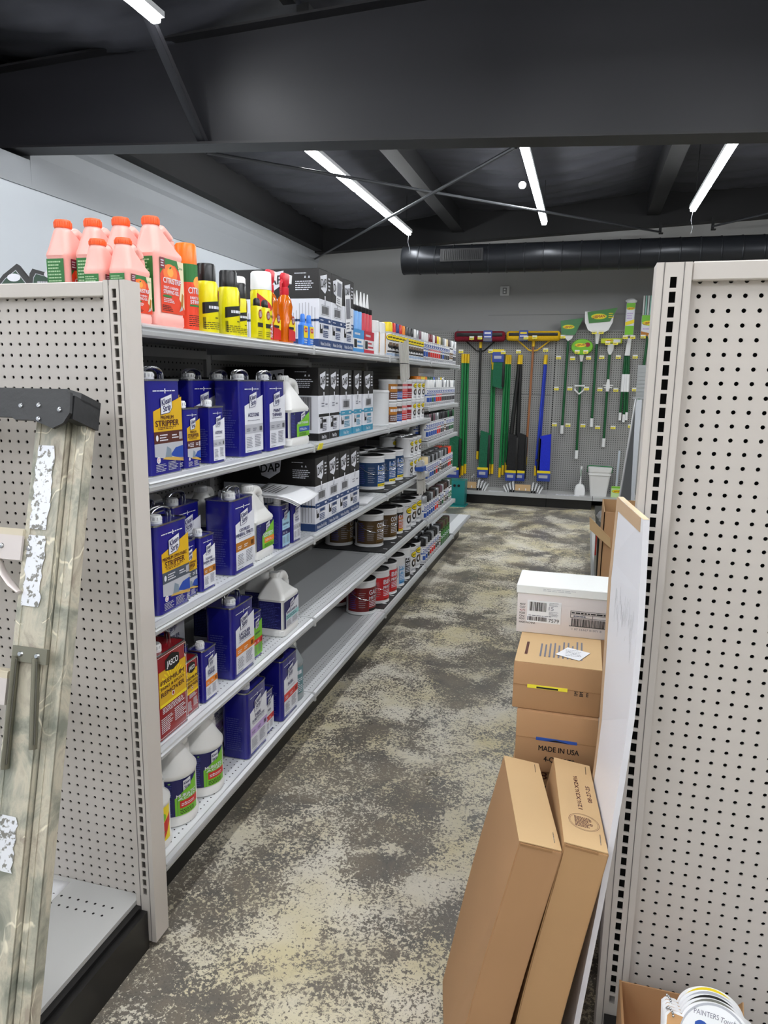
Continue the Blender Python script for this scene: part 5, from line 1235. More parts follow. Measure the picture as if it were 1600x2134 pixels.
p = Print(); p.text('1M', .044, H*.46, .008, BLACK, 1, w=.011, rot=PI/2); p.text('BM', .056, H*.46, .008, BLACK, 1, w=.011, rot=PI/2); p.text('m', .068, H*.46, .007, BLACK, 1, w=.009, rot=PI/2); p.build('front_print', t, onback(0))
m = MB(); m.add([(-.035, -.02, 0), (.02, -.045, 0), (.045, .012, 0), (-.008, .035, 0)], [(0, 1, 2, 3)], PAPER); o = m.build('paper_slip'); o.location = (.004, 1.685, .8225); tag(o, 'white handwritten slip on the brown box below the white box', 'paper')
p = Print(); p.lines(-.012, -.025, .025, .02, 5, INKG, 1, fill=.25); p.build('handwriting', o, ontop(0), base=.0002)
sol = o.modifiers.new('thickness', 'SOLIDIFY'); sol.thickness = .0005
# white box on top
WBOX = M('white carton board', (222, 214, 212), .5, vary=.02, scale=6)
t, w2, H, D = carton_box(-.137, .091, 1.802, 1.945, .8205, .947, WBOX, 'white box with shipping label, topmost of the stack')
b = MB(); b.rbox(-w2-.003, w2+.003, -.003, D+.002, H-.022, H+.0015, .002, M('white lid board', (238, 240, 238), .4), seg=1); b.build('lid', t)
p = Print()
p.rect(-.088, .030, -.003, .088, WHITE, 2); p.bars(-.082, .060, -.040, .084, 16, BLACK, 4); p.text('15', -.028, .070, .0095, INKG, 5, w=.012, bold=False); p.lines(-.033, .076, -.008, .086, 3, INKG, 4, fill=.3); p.lines(-.033, .048, -.008, .062, 4, INKG, 4, fill=.3)
p.lines(-.084, .046, -.010, .050, 1, INKG, 4, fill=.4); p.bars(-.086, .034, -.038, .045, 20, BLACK, 4); p.text('7579', -.020, .038, .0095, BLACK, 5, w=.026, bold=False)
for k, s in enumerate(('MINWAX', 'CLEVE', '42721', 'M2001', 'Qty:', 'MONT')): p.text(s[:4], -.107, .0755-k*.0078, .0052, DRED if k == 2 else BLACK, 1, w=.014, bold=False, align='L')
p.text('MADE IN CHINA', -.107, .0275, .0052, BLACK, 1, w=.041, bold=False, align='L')
p.frame(.020, .052, .112, .070, .0010, BLACK, 1); p.lines(.023, .0625, .110, .0675, 1, BLACK, 2, fill=.7); p.lines(.028, .054, .066, .059, 1, INKG, 2, fill=.7); p.rect(.020, .0605, .112, .0613, BLACK, 1); p.rect(.074, .052, .075, .061, BLACK, 1); p.bars(.024, .030, .112, .050, 34, BLACK, 1); p.rect(.018, .029, .112, .0305, BLACK, 2); p.text('1 07 16167 01071 8', .062, .022, .005, INKG, 1, w=.072, bold=False)
p.build('box_print', t, onback(0), base=.0005)
p = Print(); p.lines(-.05, H-.012, .04, H-.004, 2, LGREY, 1, fill=.25); p.build('lid_print', t, onback(-.003), base=.0005)

# bowed white-faced panel leaning against the upright
near = [(1.23, .121, 1.277), (1.10, .1245, 1.277), (1.046, .126, 1.277), (.95, .1255, 1.277), (.864, .124, 1.277), (.73, .116, 1.277), (.594, .106, 1.277), (.465, .095, 1.277), (.335, .082, 1.277), (.205, .0695, 1.277), (.10, .058, 1.277), (.003, .048, 1.277)]
near = [(z, x-.013, y) for z, x, y in near]
far = [(1.23, .069, 1.523), (1.10, .0655, 1.523), (1.06, .064, 1.523), (.95, .065, 1.523), (.848, .066, 1.523), (.737, .067, 1.523), (.634, .063, 1.523), (.50, .055, 1.523), (.36, .045, 1.523), (.22, .034, 1.523), (.10, .022, 1.523), (.003, .012, 1.523)]
far = [(z, x+.007, y) for z, x, y in far]
PB = M('white foam panel face', (226, 226, 232), .45, vary=.03, scale=5)
t = empty('foam_board', 'tall white faced panel with brown paper edging leaning beside the right upright', 'panel')
nrm = Vector((.245, .052, 0)).normalized(); th = .011
def strip_mesh(a, b, o0, o1, mat, fa=0.0, fb=1.0):
    vs = []; n = len(a)
    for k in range(n):
        A = Vector((a[k][1], a[k][2], a[k][0])); B = Vector((b[k][1], b[k][2], b[k][0]))
        P0 = A.lerp(B, fa); P1 = A.lerp(B, fb)
        for P in (P0, P1):
            vs.append(P+nrm*o0); vs.append(P+nrm*o1)
    fs = []
    for k in range(n-1):
        i = 4*k; j = i+4
        fs += [(i, i+2, j+2, j), (i+1, j+1, j+3, i+3), (i, j, j+1, i+1), (i+2, i+3, j+3, j+2)]
    fs += [(0, 1, 3, 2), (4*n-4, 4*n-2, 4*n-1, 4*n-3)]
    return MB().add(vs, fs, mat, False)
strip_mesh(near, far, 0, th, PB).build('panel_core', t)
KTAPE = M('brown paper tape', (188, 160, 130), .7, vary=.06, scale=10)
strip_mesh(near, far, -.0012, th+.001, KTAPE, .92, 1.004).build('side_tape', t)
strip_mesh([(1.23, near[0][1], 1.277), (1.205, near[0][1]+.0006, 1.277)], [(1.23, far[0][1], 1.523), (1.205, far[0][1]-.0007, 1.523)], -.0016, -.0002, KTAPE, .07, 1.0).build('top_tape', t)
m = MB(); A = Vector((near[0][1], 1.277, 1.2305)); B = Vector((far[0][1], 1.523, 1.2305)); m.add([A, B, B+nrm*th, A+nrm*th], [(0, 3, 2, 1)], M('panel top edge', (226, 206, 172), .7)); m.build('top_edge', t)
# scuffs: stains with a shape of their own
SC_ = M('grey scuff', (188, 190, 192), .5); rnd = random.Random(5); mm = MB()
for k in range(46):
    f = .12+.6*rnd.random(); z = 1.02+rnd.gauss(0, .022); i = 2
    while i < len(near)-2 and near[i][0] > z: i += 1
    a = max(0, i-1); tt = (near[a][0]-z)/(near[a][0]-near[a+1][0]); A = Vector(near[a][1:]+(near[a][0],)).lerp(Vector(near[a+1][1:]+(near[a+1][0],)), tt); B = Vector(far[a][1:]+(far[a][0],)).lerp(Vector(far[a+1][1:]+(far[a+1][0],)), tt)
    P = A.lerp(B, f); h_ = .004+.012*rnd.random(); d_ = (B-A).normalized()*.0012
    mm.add([P-nrm*.0006+Vector((0, 0, -h_)), P-nrm*.0006+Vector((0, 0, -h_))+d_, P-nrm*.0006+Vector((0, 0, h_))+d_, P-nrm*.0006+Vector((0, 0, h_))], [(0, 1, 2, 3)], SC_)
mm.build('scuff_marks', t)

# open carton with a raised flap farther along, black tote and bags
t = empty('open_carton', 'tall open brown box with a flap sticking into the aisle', 'box', (.10, 2.95, .166))
m = MB(); Wc, Dc, Hc = .30, .34, .785
m.box(0, Wc, 0, .004, .0, Hc, KRAFT2); m.box(0, .004, 0, Dc, 0, Hc, KRAFT); m.box(Wc-.004, Wc, 0, Dc, 0, Hc, KRAFT); m.box(0, Wc, Dc-.004, Dc, 0, Hc, KRAFT); m.box(0, Wc, 0, Dc, 0, .01, KRAFT); m.build('box_body', t)
m = MB(); vs = [(.030, -.002, .679), (-.056, -.05, .769), (-.052, -.05, .719), (.034, -.002, .639)]
m.add([Vector(v) for v in vs]+[Vector(v)+Vector((.001, .004, .001)) for v in vs], [(0, 1, 2, 3), (7, 6, 5, 4), (0, 4, 5, 1), (1, 5, 6, 2), (2, 6, 7, 3), (3, 7, 4, 0)], KRAFTL); m.build('flap', t)
m = MB(); m.box(.105, .25, 3.5, 3.7, .70, .76, PAPER); 
t = empty('black_tote', 'black crate standing on the low base beyond the open brown box', 'crate', (.125, 4.6, .16))
m = MB(); m.loft([(0, .16, .38, .01, .17, .4), (.38, .17, .40, .01, .17, .4)], BLKP); m.rbox(-.01, .35, -.01, .81, .38, .41, .006, BLKP); m.build('crate_body', t)
m = MB(); m.box(-.008, -.001, .02, .05, .22, .36, REDL); m.build('red_tab', t)
m = MB(); rnd = random.Random(11)
POLY = M('clear plastic film', (220, 222, 224), .12, trans=.6)
def blob(mb, c, s, mat, n=12, amp=.25, seed=1):
    r_ = random.Random(seed); ph = [r_.uniform(0, 6) for _ in range(6)]; vs = []; fs = []
    for i in range(n+1):
        th_ = PI*i/n
        for j in range(n*2):
            a = PI*j/n; k = 1+amp*(math.sin(3*a+ph[0])*math.sin(2*th_+ph[1])+.5*math.sin(7*a+ph[2])*math.sin(5*th_+ph[3]))
            vs.append((c[0]+s[0]*k*math.sin(th_)*math.cos(a), c[1]+s[1]*k*math.sin(th_)*math.sin(a), c[2]+s[2]*k*math.cos(th_)))
    for i in range(n):
        for j in range(n*2):
            j2 = (j+1) % (n*2); fs.append((i*n*2+j, (i+1)*n*2+j, (i+1)*n*2+j2, i*n*2+j2))
    mb.add(vs, fs, mat, True)
m = MB(); blob(m, (.19, 4.62, .625), (.07, .06, .045), POLY, amp=.3, seed=3); tag(m.build('plastic_bag'), 'crumpled clear plastic bag on the black crate', 'bag')
m = MB(); m.lathe([(.028, 0), (.034, .01), (.034, .26), (.028, .27)], M('pale pink roll', (226, 208, 204), .6), 20, Matrix.Translation((.17, 4.60, .606)) @ Matrix.Rotation(PI/2-.1, 4, 'Y')); tag(m.build('paper_roll'), 'pale pink roll lying on the black crate', 'roll')
m = MB(); m.lathe([(.018, 0), (.018, .05), (.015, .055)], TAGY, 14, Matrix.Translation((.235, 4.70, .635))); tag(m.build('yellow_bottle_cap'), 'yellow bottle top sticking up on the black crate', 'bottle cap')
m = MB(); r_ = random.Random(4); pts = [(.07+.05*math.cos(a*.5236)*(1+.2*r_.random()), .05*math.sin(a*.5236)*(1+.25*r_.random())) for a in range(12)]; m.prism(pts, 0, .004, KRAFTL, Matrix.Translation((.105, 4.585, .535)) @ Matrix.Rotation(PI/2, 4, 'X')); tag(m.build('torn_cardboard'), 'torn brown cardboard piece hanging on the black crate', 'cardboard')
# grey sheet metal parts leaning behind the right upright
SHM = M('bare sheet metal', (142, 145, 148), .28, .7, bump=.03); SHM2 = M('painted sheet metal', (172, 176, 176), .38, .2)
t = empty('sheet_metal_shelf', 'slanted grey sheet metal panel leaning behind the right upright', 'panel')
m = MB(); A = [(.271, 4.3, 1.37), (.305, 4.3, 1.37), (.285, 4.0, .165), (.105+.04, 3.9, .165)]
m.add([Vector(v) for v in A]+[Vector(v)+Vector((0, .015, 0)) for v in A], [(0, 3, 2, 1), (4, 5, 6, 7), (0, 1, 5, 4), (1, 2, 6, 5), (2, 3, 7, 6), (3, 0, 4, 7)], SHM); m.build('sheet', t)
m = MB(); m.tube([A[0], A[3]], .006, M('sheet rim', (196, 198, 200), .3, .4), 6); m.build('rim', t)
t = empty('ribbed_metal_sheet', 'short ribbed grey panel above the slanted sheet metal', 'panel', (.27, 4.32, 1.38))
m = MB(); m.box(0, .12, 0, .006, 0, .18, SHM2)
for k in range(8): m.box(0, .12, -.004, 0, .012+k*.0215, .020+k*.0215, SHM2)
m.box(-.015, .12, -.01, .03, -.006, 0, M('sheet rim', (196, 198, 200), .3, .4)); m.build('sheet', t)

# bottom right: open box of colour cards
t = empty('card_box', 'open brown box at the bottom right corner holding colour cards', 'box', (.142, 1.02, .141))
Wb, Db, Hb = .215, .33, .118
m = MB(); m.box(0, .003, 0, Db, 0, Hb, KRAFT2); m.box(Wb-.003, Wb, 0, Db, 0, Hb, KRAFT); m.box(0, Wb, 0, .003, 0, Hb, KRAFT); m.box(0, Wb, Db-.003, Db, 0, Hb, KRAFT2); m.box(0, Wb, 0, Db, 0, .003, KRAFT2); m.build('box_body', t)
m = MB(); m.box(-.0008, .0038, 0, Db, Hb, Hb+.0012, KEDGE); m.build('cut_edge', t)
m = MB(); vs = [(Wb, Db-.004, Hb), (Wb, Db-.09, Hb), (Wb+.008, Db-.02, Hb+.03)]; m.add(vs+[Vector(v)+Vector((.002, 0, 0)) for v in vs], [(0, 1, 2), (5, 4, 3), (0, 3, 4, 1), (1, 4, 5, 2), (2, 5, 3, 0)], KRAFT); m.build('corner_flap', t)
def card(loc, rot, lab, first, ring):
    m = MB(); n = 28; out = []
    out += [(-.088, -.11), (.095, -.11), (.100, -.02), (.096, .002)]
    for k in range(n+1):
        a = PI*(.06+.88*k/n); out.append((.012+.070*math.cos(a), .0+.052*math.sin(a)))
    out += [(-.062, .012), (-.082, .012), (-.090, .004)]
    m.prism(out, 0, .0022, M('card white stock', (238, 238, 240), .3)); o = m.build('colour_card'); o.location = loc; o.rotation_euler = rot
    p = Print(); p.poly([(-.086, -.108), (-.055, -.108), (-.052, .006), (-.080, .008), (-.086, 0)], M('wood photo', (196, 150, 100), .4), 1); p.rect(-.062, -.11, -.030, -.012, BLUEI, 1); p.poly([(.075, -.108), (.094, -.108), (.096, -.012), (.078, -.004)], DRED, 1)
    p.ell(.012, -.028, .0725, .0792, ring, 2, 48); p.ell(.012, -.030, .0700, .0762, WHITE, 3, 48)
    if first:
        p.text('PAINTERS', -.008, .026, .0100, INKG, 5, w=.050, bold=False); p.text('Touch', .036, .024, .0100, INKG, 5, w=.030, bold=False, shear=.35); p.text('2X', .012, -.016, .052, BLUEI, 5, w=.085)
    p.build('card_print', o, ontop(.0022), base=.0002, step=.0002)
    o.scale = (.75, .75, .75)
    return tag(o, lab, 'card', 'colour cards in the box')
for k in range(5):
    card((.2600-.0007*k, 1.105+.009*k, .4249-.0013*k), (math.radians(62), 0, -.12+.02*k), 'colour card with oval top, %s in the brown box' % ('PAINTERS Touch 2X, frontmost' if k == 0 else NTH[k]+' from the front'), k == 0, (LGREY, M('card ring grey', (120, 120, 112), .4), BLACK, LGREY, CREAMY)[k])
m = MB()
for k in range(16): 
    a = k*.55; blob(m, (.200+.004*math.cos(a), 1.105+.0028*k, .432+.006*math.sin(a)-.0004*k), (.0022, .0022, .0022), STEEL, 4, 0, 1)
tag(m.build('bead_chain'), 'small ball chain through the corner of the colour cards', 'chain')

# ================================================================== LADDER
CAMO = bpy.data.materials.new('camouflage print'); CAMO.use_nodes = True
nt = CAMO.node_tree; b = nt.nodes['Principled BSDF']; b.inputs['Roughness'].default_value = .4
tc = nt.nodes.new('ShaderNodeTexCoord'); mp = nt.nodes.new('ShaderNodeMapping'); mp.inputs['Scale'].default_value = (1, 1, .7); nt.links.new(tc.outputs['Object'], mp.inputs['Vector'])
n1 = nt.nodes.new('ShaderNodeTexNoise'); n1.inputs['Scale'].default_value = 13; n1.inputs['Detail'].default_value = 7; n1.inputs['Roughness'].default_value = .62; n1.inputs['Distortion'].default_value = .6; nt.links.new(mp.outputs[0], n1.inputs['Vector'])
rp = nt.nodes.new('ShaderNodeValToRGB'); cr = rp.color_ramp
for pos, c in ((.36, (126, 129, 118)), (.46, (162, 160, 146)), (.54, (190, 184, 166)), (.66, (152, 142, 128))):
    e = cr.elements.new(pos) if pos not in (.36, .66) else (cr.elements[0] if pos == .36 else cr.elements[-1])
    e.position = pos; e.color = rgb(c)
nt.links.new(n1.outputs['Fac'], rp.inputs[0])
wv = nt.nodes.new('ShaderNodeTexVoronoi'); wv.feature = 'DISTANCE_TO_EDGE'; wv.inputs['Scale'].default_value = 7
n2 = nt.nodes.new('ShaderNodeTexNoise'); n2.inputs['Scale'].default_value = 6; n2.inputs['Detail'].default_value = 3
va = nt.nodes.new('ShaderNodeVectorMath'); va.operation = 'MULTIPLY_ADD'; va.inputs[1].default_value = (.30, .30, .30)
nt.links.new(mp.outputs[0], n2.inputs['Vector']); nt.links.new(n2.outputs['Color'], va.inputs[0]); nt.links.new(mp.outputs[0], va.inputs[2]); nt.links.new(va.outputs[0], wv.inputs['Vector'])
r2_ = nt.nodes.new('ShaderNodeValToRGB'); r2_.color_ramp.elements[0].position = .006; r2_.color_ramp.elements[1].position = .016; r2_.color_ramp.elements[0].color = (1, 1, 1, 1); r2_.color_ramp.elements[1].color = (0, 0, 0, 1)
nt.links.new(wv.outputs['Distance'], r2_.inputs[0])
n3 = nt.nodes.new('ShaderNodeTexNoise'); n3.inputs['Scale'].default_value = 11; nt.links.new(mp.outputs[0], n3.inputs['Vector'])
r3_ = nt.nodes.new('ShaderNodeValToRGB'); r3_.color_ramp.elements[0].position = .48; r3_.color_ramp.elements[1].position = .53; nt.links.new(n3.outputs['Fac'], r3_.inputs[0])
mm_ = nt.nodes.new('ShaderNodeMath'); mm_.operation = 'MULTIPLY'; nt.links.new(r2_.outputs[0], mm_.inputs[0]); nt.links.new(r3_.outputs[0], mm_.inputs[1])
mx = nt.nodes.new('ShaderNodeMix'); mx.data_type = 'RGBA'; nt.links.new(mm_.outputs[0], mx.inputs[0]); nt.links.new(rp.outputs[0], mx.inputs[6]); mx.inputs[7].default_value = rgb((222, 216, 196))
nt.links.new(mx.outputs[2], b.inputs['Base Color'])
LT = Vector((-1.075, 1.315, 1.400)); LB = Vector((-.935, .80, .0))    # centre line of the right rails, top and foot
ez = Vector((0, LT.y-LB.y, LT.z-LB.z)); LL = ez.length; ez.normalize(); ex = Vector((1, 0, 0)); ey = ez.cross(ex)
Lm = axes_matrix((LT.x, LB.y, LB.z), ex, ey, ez); SPLAY = LB.x-LT.x
t = empty('step_ladder', 'folded camouflage-print step ladder with black top leaning in the left foreground', 'ladder'); t.matrix_world = Lm
def rail(nm, x0, x1, y0, y1, z0, z1, parent=None):
    m = MB(); m.box(x0, x1, y0, y0+.003, z0, z1, CAMO); m.box(x0, x0+.003, y0, y1, z0, z1, CAMO); m.box(x1-.003, x1, y0, y1, z0, z1, CAMO)
    m.box(x0, x0+.012, y0-.002, y0, z0, z1, CAMO); m.box(x1-.010, x1, y0-.002, y0, z0, z1, CAMO); return m.build(nm, parent or t)
for s in (0, -.44):
    r1 = rail('front_rail', -.060+s, .014+s, -.012, .02, .01, LL-.02); r3 = rail('rear_rail', .018+s, .050+s, .004, .034, .01, LL-.02)
    m = MB(); m.rbox(-.064+s, .018+s, -.018, .026, -.005, .05, .006, BLKR); m.rbox(.014+s, .06+s, 0, .04, -.005, .05, .006, BLKR); m.build('foot_pad', t)
# silver worn stickers
SIL = bpy.data.materials.new('worn silver sticker'); SIL.use_nodes = True; nt = SIL.node_tree; b = nt.nodes['Principled BSDF']; b.inputs['Roughness'].default_value = .35; b.inputs['Metallic'].default_value = .2
n1 = nt.nodes.new('ShaderNodeTexNoise'); n1.inputs['Scale'].default_value = 110; n1.inputs['Detail'].default_value = 4; tc = nt.nodes.new('ShaderNodeTexCoord'); nt.links.new(tc.outputs['Object'], n1.inputs['Vector'])
rp = nt.nodes.new('ShaderNodeValToRGB'); rp.color_ramp.elements[0].position = .40; rp.color_ramp.elements[1].position = .47; rp.color_ramp.elements[0].color = rgb((128, 126, 120)); rp.color_ramp.elements[1].color = rgb((226, 228, 234)); nt.links.new(n1.outputs['Fac'], rp.inputs[0]); nt.links.new(rp.outputs[0], b.inputs['Base Color'])
rnd = random.Random(9)
for z0, z1 in ((1.213, 1.392), (1.055, 1.200), (.555, .655)):
    n = 14; L_ = [(-.049+rnd.uniform(-.003, .003), z0+(z1-z0)*k/n) for k in range(n+1)]; R_ = [(-.006+rnd.uniform(-.004, .003), z0+(z1-z0)*k/n) for k in range(n+1)]
    m = MB(); vs = [(a, -.0145, z) for a, z in L_]+[(a, -.0145, z) for a, z in R_]
    m.add(vs, [(k, n+1+k, n+2+k, k+1) for k in range(n)], SIL); m.build('silver_sticker', t)
# top cap
m = MB(); top = [(-.50, -.055), (.044, -.055), (.058, -.03), (.058, .035), (.046, .05), (-.50, .05)]
BT = M('ladder top plastic', (34, 35, 37), .45, bump=.15, scale=40)
m.prism(top, LL-.005, LL+.012, BT); m.box(-.50, -.085, -.055, -.049, LL-.052, LL-.005, BT); m.prism([(-.075, LL-.058), (-.03, LL-.058), (.02, LL-.074), (.045, LL-.062), (.058, LL-.04), (.055, LL+.004), (-.085, LL+.004), (-.085, LL-.052)], .052, .060, BT, Matrix.Rotation(PI/2, 4, 'X')); m.box(.030, .058, -.049, .035, LL-.05, LL, BT)
m.build('top_cap', t)
m = MB()
for x, z in ((-.062, -.028), (-.018, -.026), (.034, -.034), (-.015, -.055)): m.lathe([(.0055, 0), (.005, .003), (.002, .004)], TIN, 12, Matrix.Translation((x, -.060, LL+z)) @ Matrix.Rotation(PI/2, 4, 'X'))
m.build('top_rivets', t)
m = MB(); m.box(-.30, -.16, -.0565, -.054, LL-.034, LL-.022, HOLE); m.build('tool_slot', t)
ALU = M('ladder aluminium', (205, 196, 192), .35, .35); WOODT = M('ladder tread', (200, 190, 168), .5)
for z in (1.190, .903, .616, .329):
    m = MB(); m.box(-.42, -.058, -.022, .03, z, z+.018, WOODT)
    for q in range(5): m.box(-.42, -.058, -.02+q*.009, -.016+q*.009, z+.018, z+.0205, WOODT)
    m.box(-.42, -.056, -.024, -.018, z-.045, z+.006, ALU); m.build('tread', t)
    m = MB(); m.lathe([(.006, 0), (.005, .003), (.002, .004)], TIN, 12, Matrix.Translation((-.105, -.024, z-.018)) @ Matrix.Rotation(PI/2, 4, 'X')); m.build('tread_rivet', t); m = MB(); m.lathe([(.006, 0), (.005, .003), (.002, .004)], TIN, 12, Matrix.Translation((-.045, -.0145, z-.018)) @ Matrix.Rotation(PI/2, 4, 'X')); m.build('tread_rivet', t)
m = MB(); m.tube([(-.125, -.020, 1.165), (-.100, -.022, 1.12), (-.070, -.022, 1.092), (-.052, -.020, 1.080)], [.009, .014, .014, .010], ALU, 8, flat=.4); m.build('tread_brace', t)
GM = M('hinge bar metal', (120, 118, 104), .4, .5)
m = MB(); m.box(-.052, .030, -.022, -.014, .945, .975, GM); m.lathe([(.006, 0), (.004, .004)], TIN, 10, Matrix.Translation((-.032, -.022, .960)) @ Matrix.Rotation(PI/2, 4, 'X')); m.lathe([(.006, 0), (.004, .004)], TIN, 10, Matrix.Translation((.008, -.022, .960)) @ Matrix.Rotation(PI/2, 4, 'X')); m.build('hinge_bracket', t)
for x0, x1, zl in ((-.042, -.040, .740), (.006, .020, .785)):
    m = MB(); m.tube([(x0, -.022, .955), (x1, -.022, zl)], .011, GM, 8, flat=.5); m.tube([(x0+.006, -.0265, .95), (x1+.006, -.0265, zl+.01)], .002, M('hinge groove', (70, 68, 58), .5), 5); m.build('spreader_bar', t)
for c in t.children:      # the rails splay towards the floor
    for v in c.data.vertices: v.co.x += SPLAY*(1-v.co.z/LL)

# ================================================================== BACK WALL TOOLS
Y = 8.86
GRNH = M('green handle', (20, 120, 62), .35); DGH = M('dark green handle', (14, 86, 44), .35); YELG = M('yellow grip', (236, 196, 24), .4); BLKH = M('black handle', (18, 18, 18), .4); BLUH = M('blue handle', (28, 56, 175), .35); WOOD = M('wooden handle', (150, 96, 58), .5, vary=.12, scale=14)
MAROON = M('maroon bristles', (118, 14, 34), .9, vary=.2, scale=90, bump=.6); YBR = M('yellow bristles', (222, 178, 20), .9, vary=.15, scale=90, bump=.6); GBR = M('green bristles', (14, 92, 62), .8, vary=.25, scale=60, bump=.5); KBR = M('black bristles', (22, 22, 24), .8, vary=.2, scale=60, bump=.5); BBR = M('blue bristles', (20, 40, 190), .8, vary=.2, scale=60, bump=.5)
CARDB = M('blue card', (52, 74, 158), .45)
def pole(m, a, b, r, mat, y=Y): m.tube([(a[0], y, a[1]), (b[0], y, b[1])], r, mat, 10)
def push_broom(name, x0, x1, z0, z1, br, core, hx0, hx1, hz0, hz1, hm, gm, bm_, lab, lx):
    t = empty(name, lab, 'broom', (0, 0, 0), 0, 'push brooms'); cx = hx0
    m = MB(); m.rbox(x0, x1, Y-.10, Y+.01, z0, z1, .035, br, seg=4); m.build('bristles', t)
    m = MB(); m.rbox(x0+.03, x1-.03, Y-.107, Y-.02, z0+.055, z1-.022, .006, core); m.build('broom_block', t)
    m = MB(); pole(m, (hx0, hz0), (hx1, hz1+.09), .0145, hm); m.build('handle', t)
    m = MB(); pole(m, (hx0, hz0+.02), (hx0, hz0-.05), .019, YELG); m.build('ferrule', t)
    m = MB(); pole(m, (hx1, hz1+.10), (hx1, hz1), .0165, YELG); m.build('grip', t)
    for s, e in ((-1, x0+.14), (1, x1-.12)):
        m = MB(); m.tube([(e, Y-.03, z0+.005), (cx+s*.05, Y-.01, z0-.105), (cx, Y, z0-.115)], .009, bm_, 8); m.build('brace', t)
    m = MB(); m.rbox(lx, lx+.105, Y-.112, Y+.014, z0-.004, z1+.006, .01, CARDB); m.box(lx+.012, lx+.095, Y-.1135, Y-.112, z0+.045, z0+.06, PRINTW); m.box(lx, lx+.105, Y-.114, Y-.1125, z0, z0+.035, INKG); m.box(lx+.015, lx+.09, Y-.1145, Y-.112, z1-.035, z1-.015, CREAMY if br is YBR else PRINTW); m.build('card_sleeve', t)
push_broom('push_broom', -1.58, -.97, 1.925, 2.045, MAROON, BLKH, -1.267, -1.253, 1.90, .50, BLKH, YELG, BLKH, 'push broom with maroon bristles and black handle hanging upside down', -1.225)
push_broom('push_broom', -.956, -.330, 1.932, 2.045, YBR, BLKH, -.640, -.660, 1.92, .455, WOOD, YELG, M('yellow steel brace', (222, 180, 40), .4), 'push broom with yellow bristles and wooden handle hanging upside down', -.805)
def angle_broom(hm, br, lab, grp, x0, z0, x1, z1, bx, dy=0, r=.0155, r2=None, up=False, brush=True, tip=True):
    t = empty('broom', lab, 'broom', (0, 0, 0), 0, grp); y = Y+dy
    m = MB(); m.tube([(x0, y, z0), (x1, y, z1)], [r, r2 or r], hm, 10); m.build('handle', t)
    m = MB(); dx = (x1-x0)/(z1-z0)*-.11; m.tube([(x0, y, z0+.005), (x0+dx, y, z0-.105)], r+.003, YELG, 10); m.build('grip', t)
    if tip: m = MB(); m.tube([(x1, y, z1+.12), (x1, y, z1)], (r2 or r)+.001, YELG, 10); m.build('lower_grip', t)
    if brush:
        b0, b1, a0, a1 = bx; m = MB(); n = 10; k = 1 if b0 < x1 else -1
        pts = [(b0, a0+.03), (b1, a0), (b1, a1-.03), (b0+.01, a1)] if k > 0 else [(b0, a0), (b1, a0+.03), (b1-.005, a1), (b0, a1-.03)]
        m.prism(pts, -.03, .03, br, Matrix.Translation((0, y-.03, 0)) @ Matrix.Rotation(PI/2, 4, 'X')); m.build('bristles', t)
        m = MB(); e = b1 if k > 0 else b0; m.rbox(e-.012, e+.022, y-.06, y+.0, a0+.02, a1-.05, .006, BLKH); m.tube([(e+.01, y-.03, (a0+.20)), ((x1+x0)/2+(x1-x0)*.4, y, a0+.25)], .014, BLKH, 8); m.build('broom_block', t)
        m = MB(); z_ = a0-.01 if not up else a1-.15; m.rbox(b0-.012, b1+.01, y-.068, y+.006, z_, z_+.13, .006, CARDB); m.box(b0-.012, b1+.01, y-.07, y-.068, z_+(.10 if not up else .12), z_+(.13 if not up else .15), CREAMY); m.box(b0+.01, b1-.02, y-.0705, y-.068, z_+.04, z_+.075, LGREY); m.build('card_sleeve', t)
    return t
GBN = 'green brooms on the back wall'
for k in range(3): angle_broom(GRNH, GBR, 'green broom of the leftmost bundle, %s of three' % NTH[k], GBN, -1.475+k*.028, 1.775, -1.468+k*.030, .27+.02*k, (-1.60, -1.475, .275, .80), dy=-.03+.03*k, brush=(k == 0))
for k in range(2): angle_broom(GRNH, GBR, 'green broom beside the maroon push broom handle, %s of two' % NTH[k], GBN, -1.112+k*.02, 1.766, -1.100+k*.034, .325, (-1.225, -1.115, .29, .86), dy=-.02+.03*k, brush=(k == 0))
for k in range(3): angle_broom(GRNH, GBR, 'green broom of the bundle left of the black brooms, %s of three' % NTH[k], GBN, -.955+k*.022, 1.767, -.968+k*.034, .29+.03*k, (-1.20, -1.10, .28, .8), dy=-.03+.03*k, brush=False)
angle_broom(GRNH, GBR, 'green broom hung head up with its blue card, right of the maroon broom handle', GBN, -1.10, 1.70, -1.085, 1.50, (-1.092, -.975, 1.37, 1.83), dy=-.07, up=True, tip=False)
for k in range(2): angle_broom(BLKH, KBR, 'black broom with black bristles, %s of two' % ('left' if k == 0 else 'right'), 'black brooms', -.790+k*.012, 1.768, -.870+k*.10, .45, ((-.880+k*.105), (-.775+k*.105), .270, .84+.01*k), dy=-.02+.02*k, r=.019, r2=.030, tip=False)
for k in range(2): angle_broom(BLUH, BBR, 'blue broom with blue bristles, %s of two' % ('front' if k == 0 else 'back'), 'blue brooms', -.489+k*.006, 1.769, -.537+k*.026, .335, (-.500, -.365, .285, .845), dy=-.03+.04*k, brush=(k == 0))
def gtool(name, lab, cat, x0, z0, x1, z1, tipm=CAPW, r=.015, tiph=.10, n=1):
    t = empty(name, lab, cat); m = MB()
    pole(m, (x0, z0), (x1, z1+tiph), r, DGH); m.build('handle', t)
    m = MB(); pole(m, (x1, z1+tiph), (x1, z1), r+.006, tipm); m.build('end_grip', t); return t
GLAB = M('green package', (88, 160, 70), .35); 
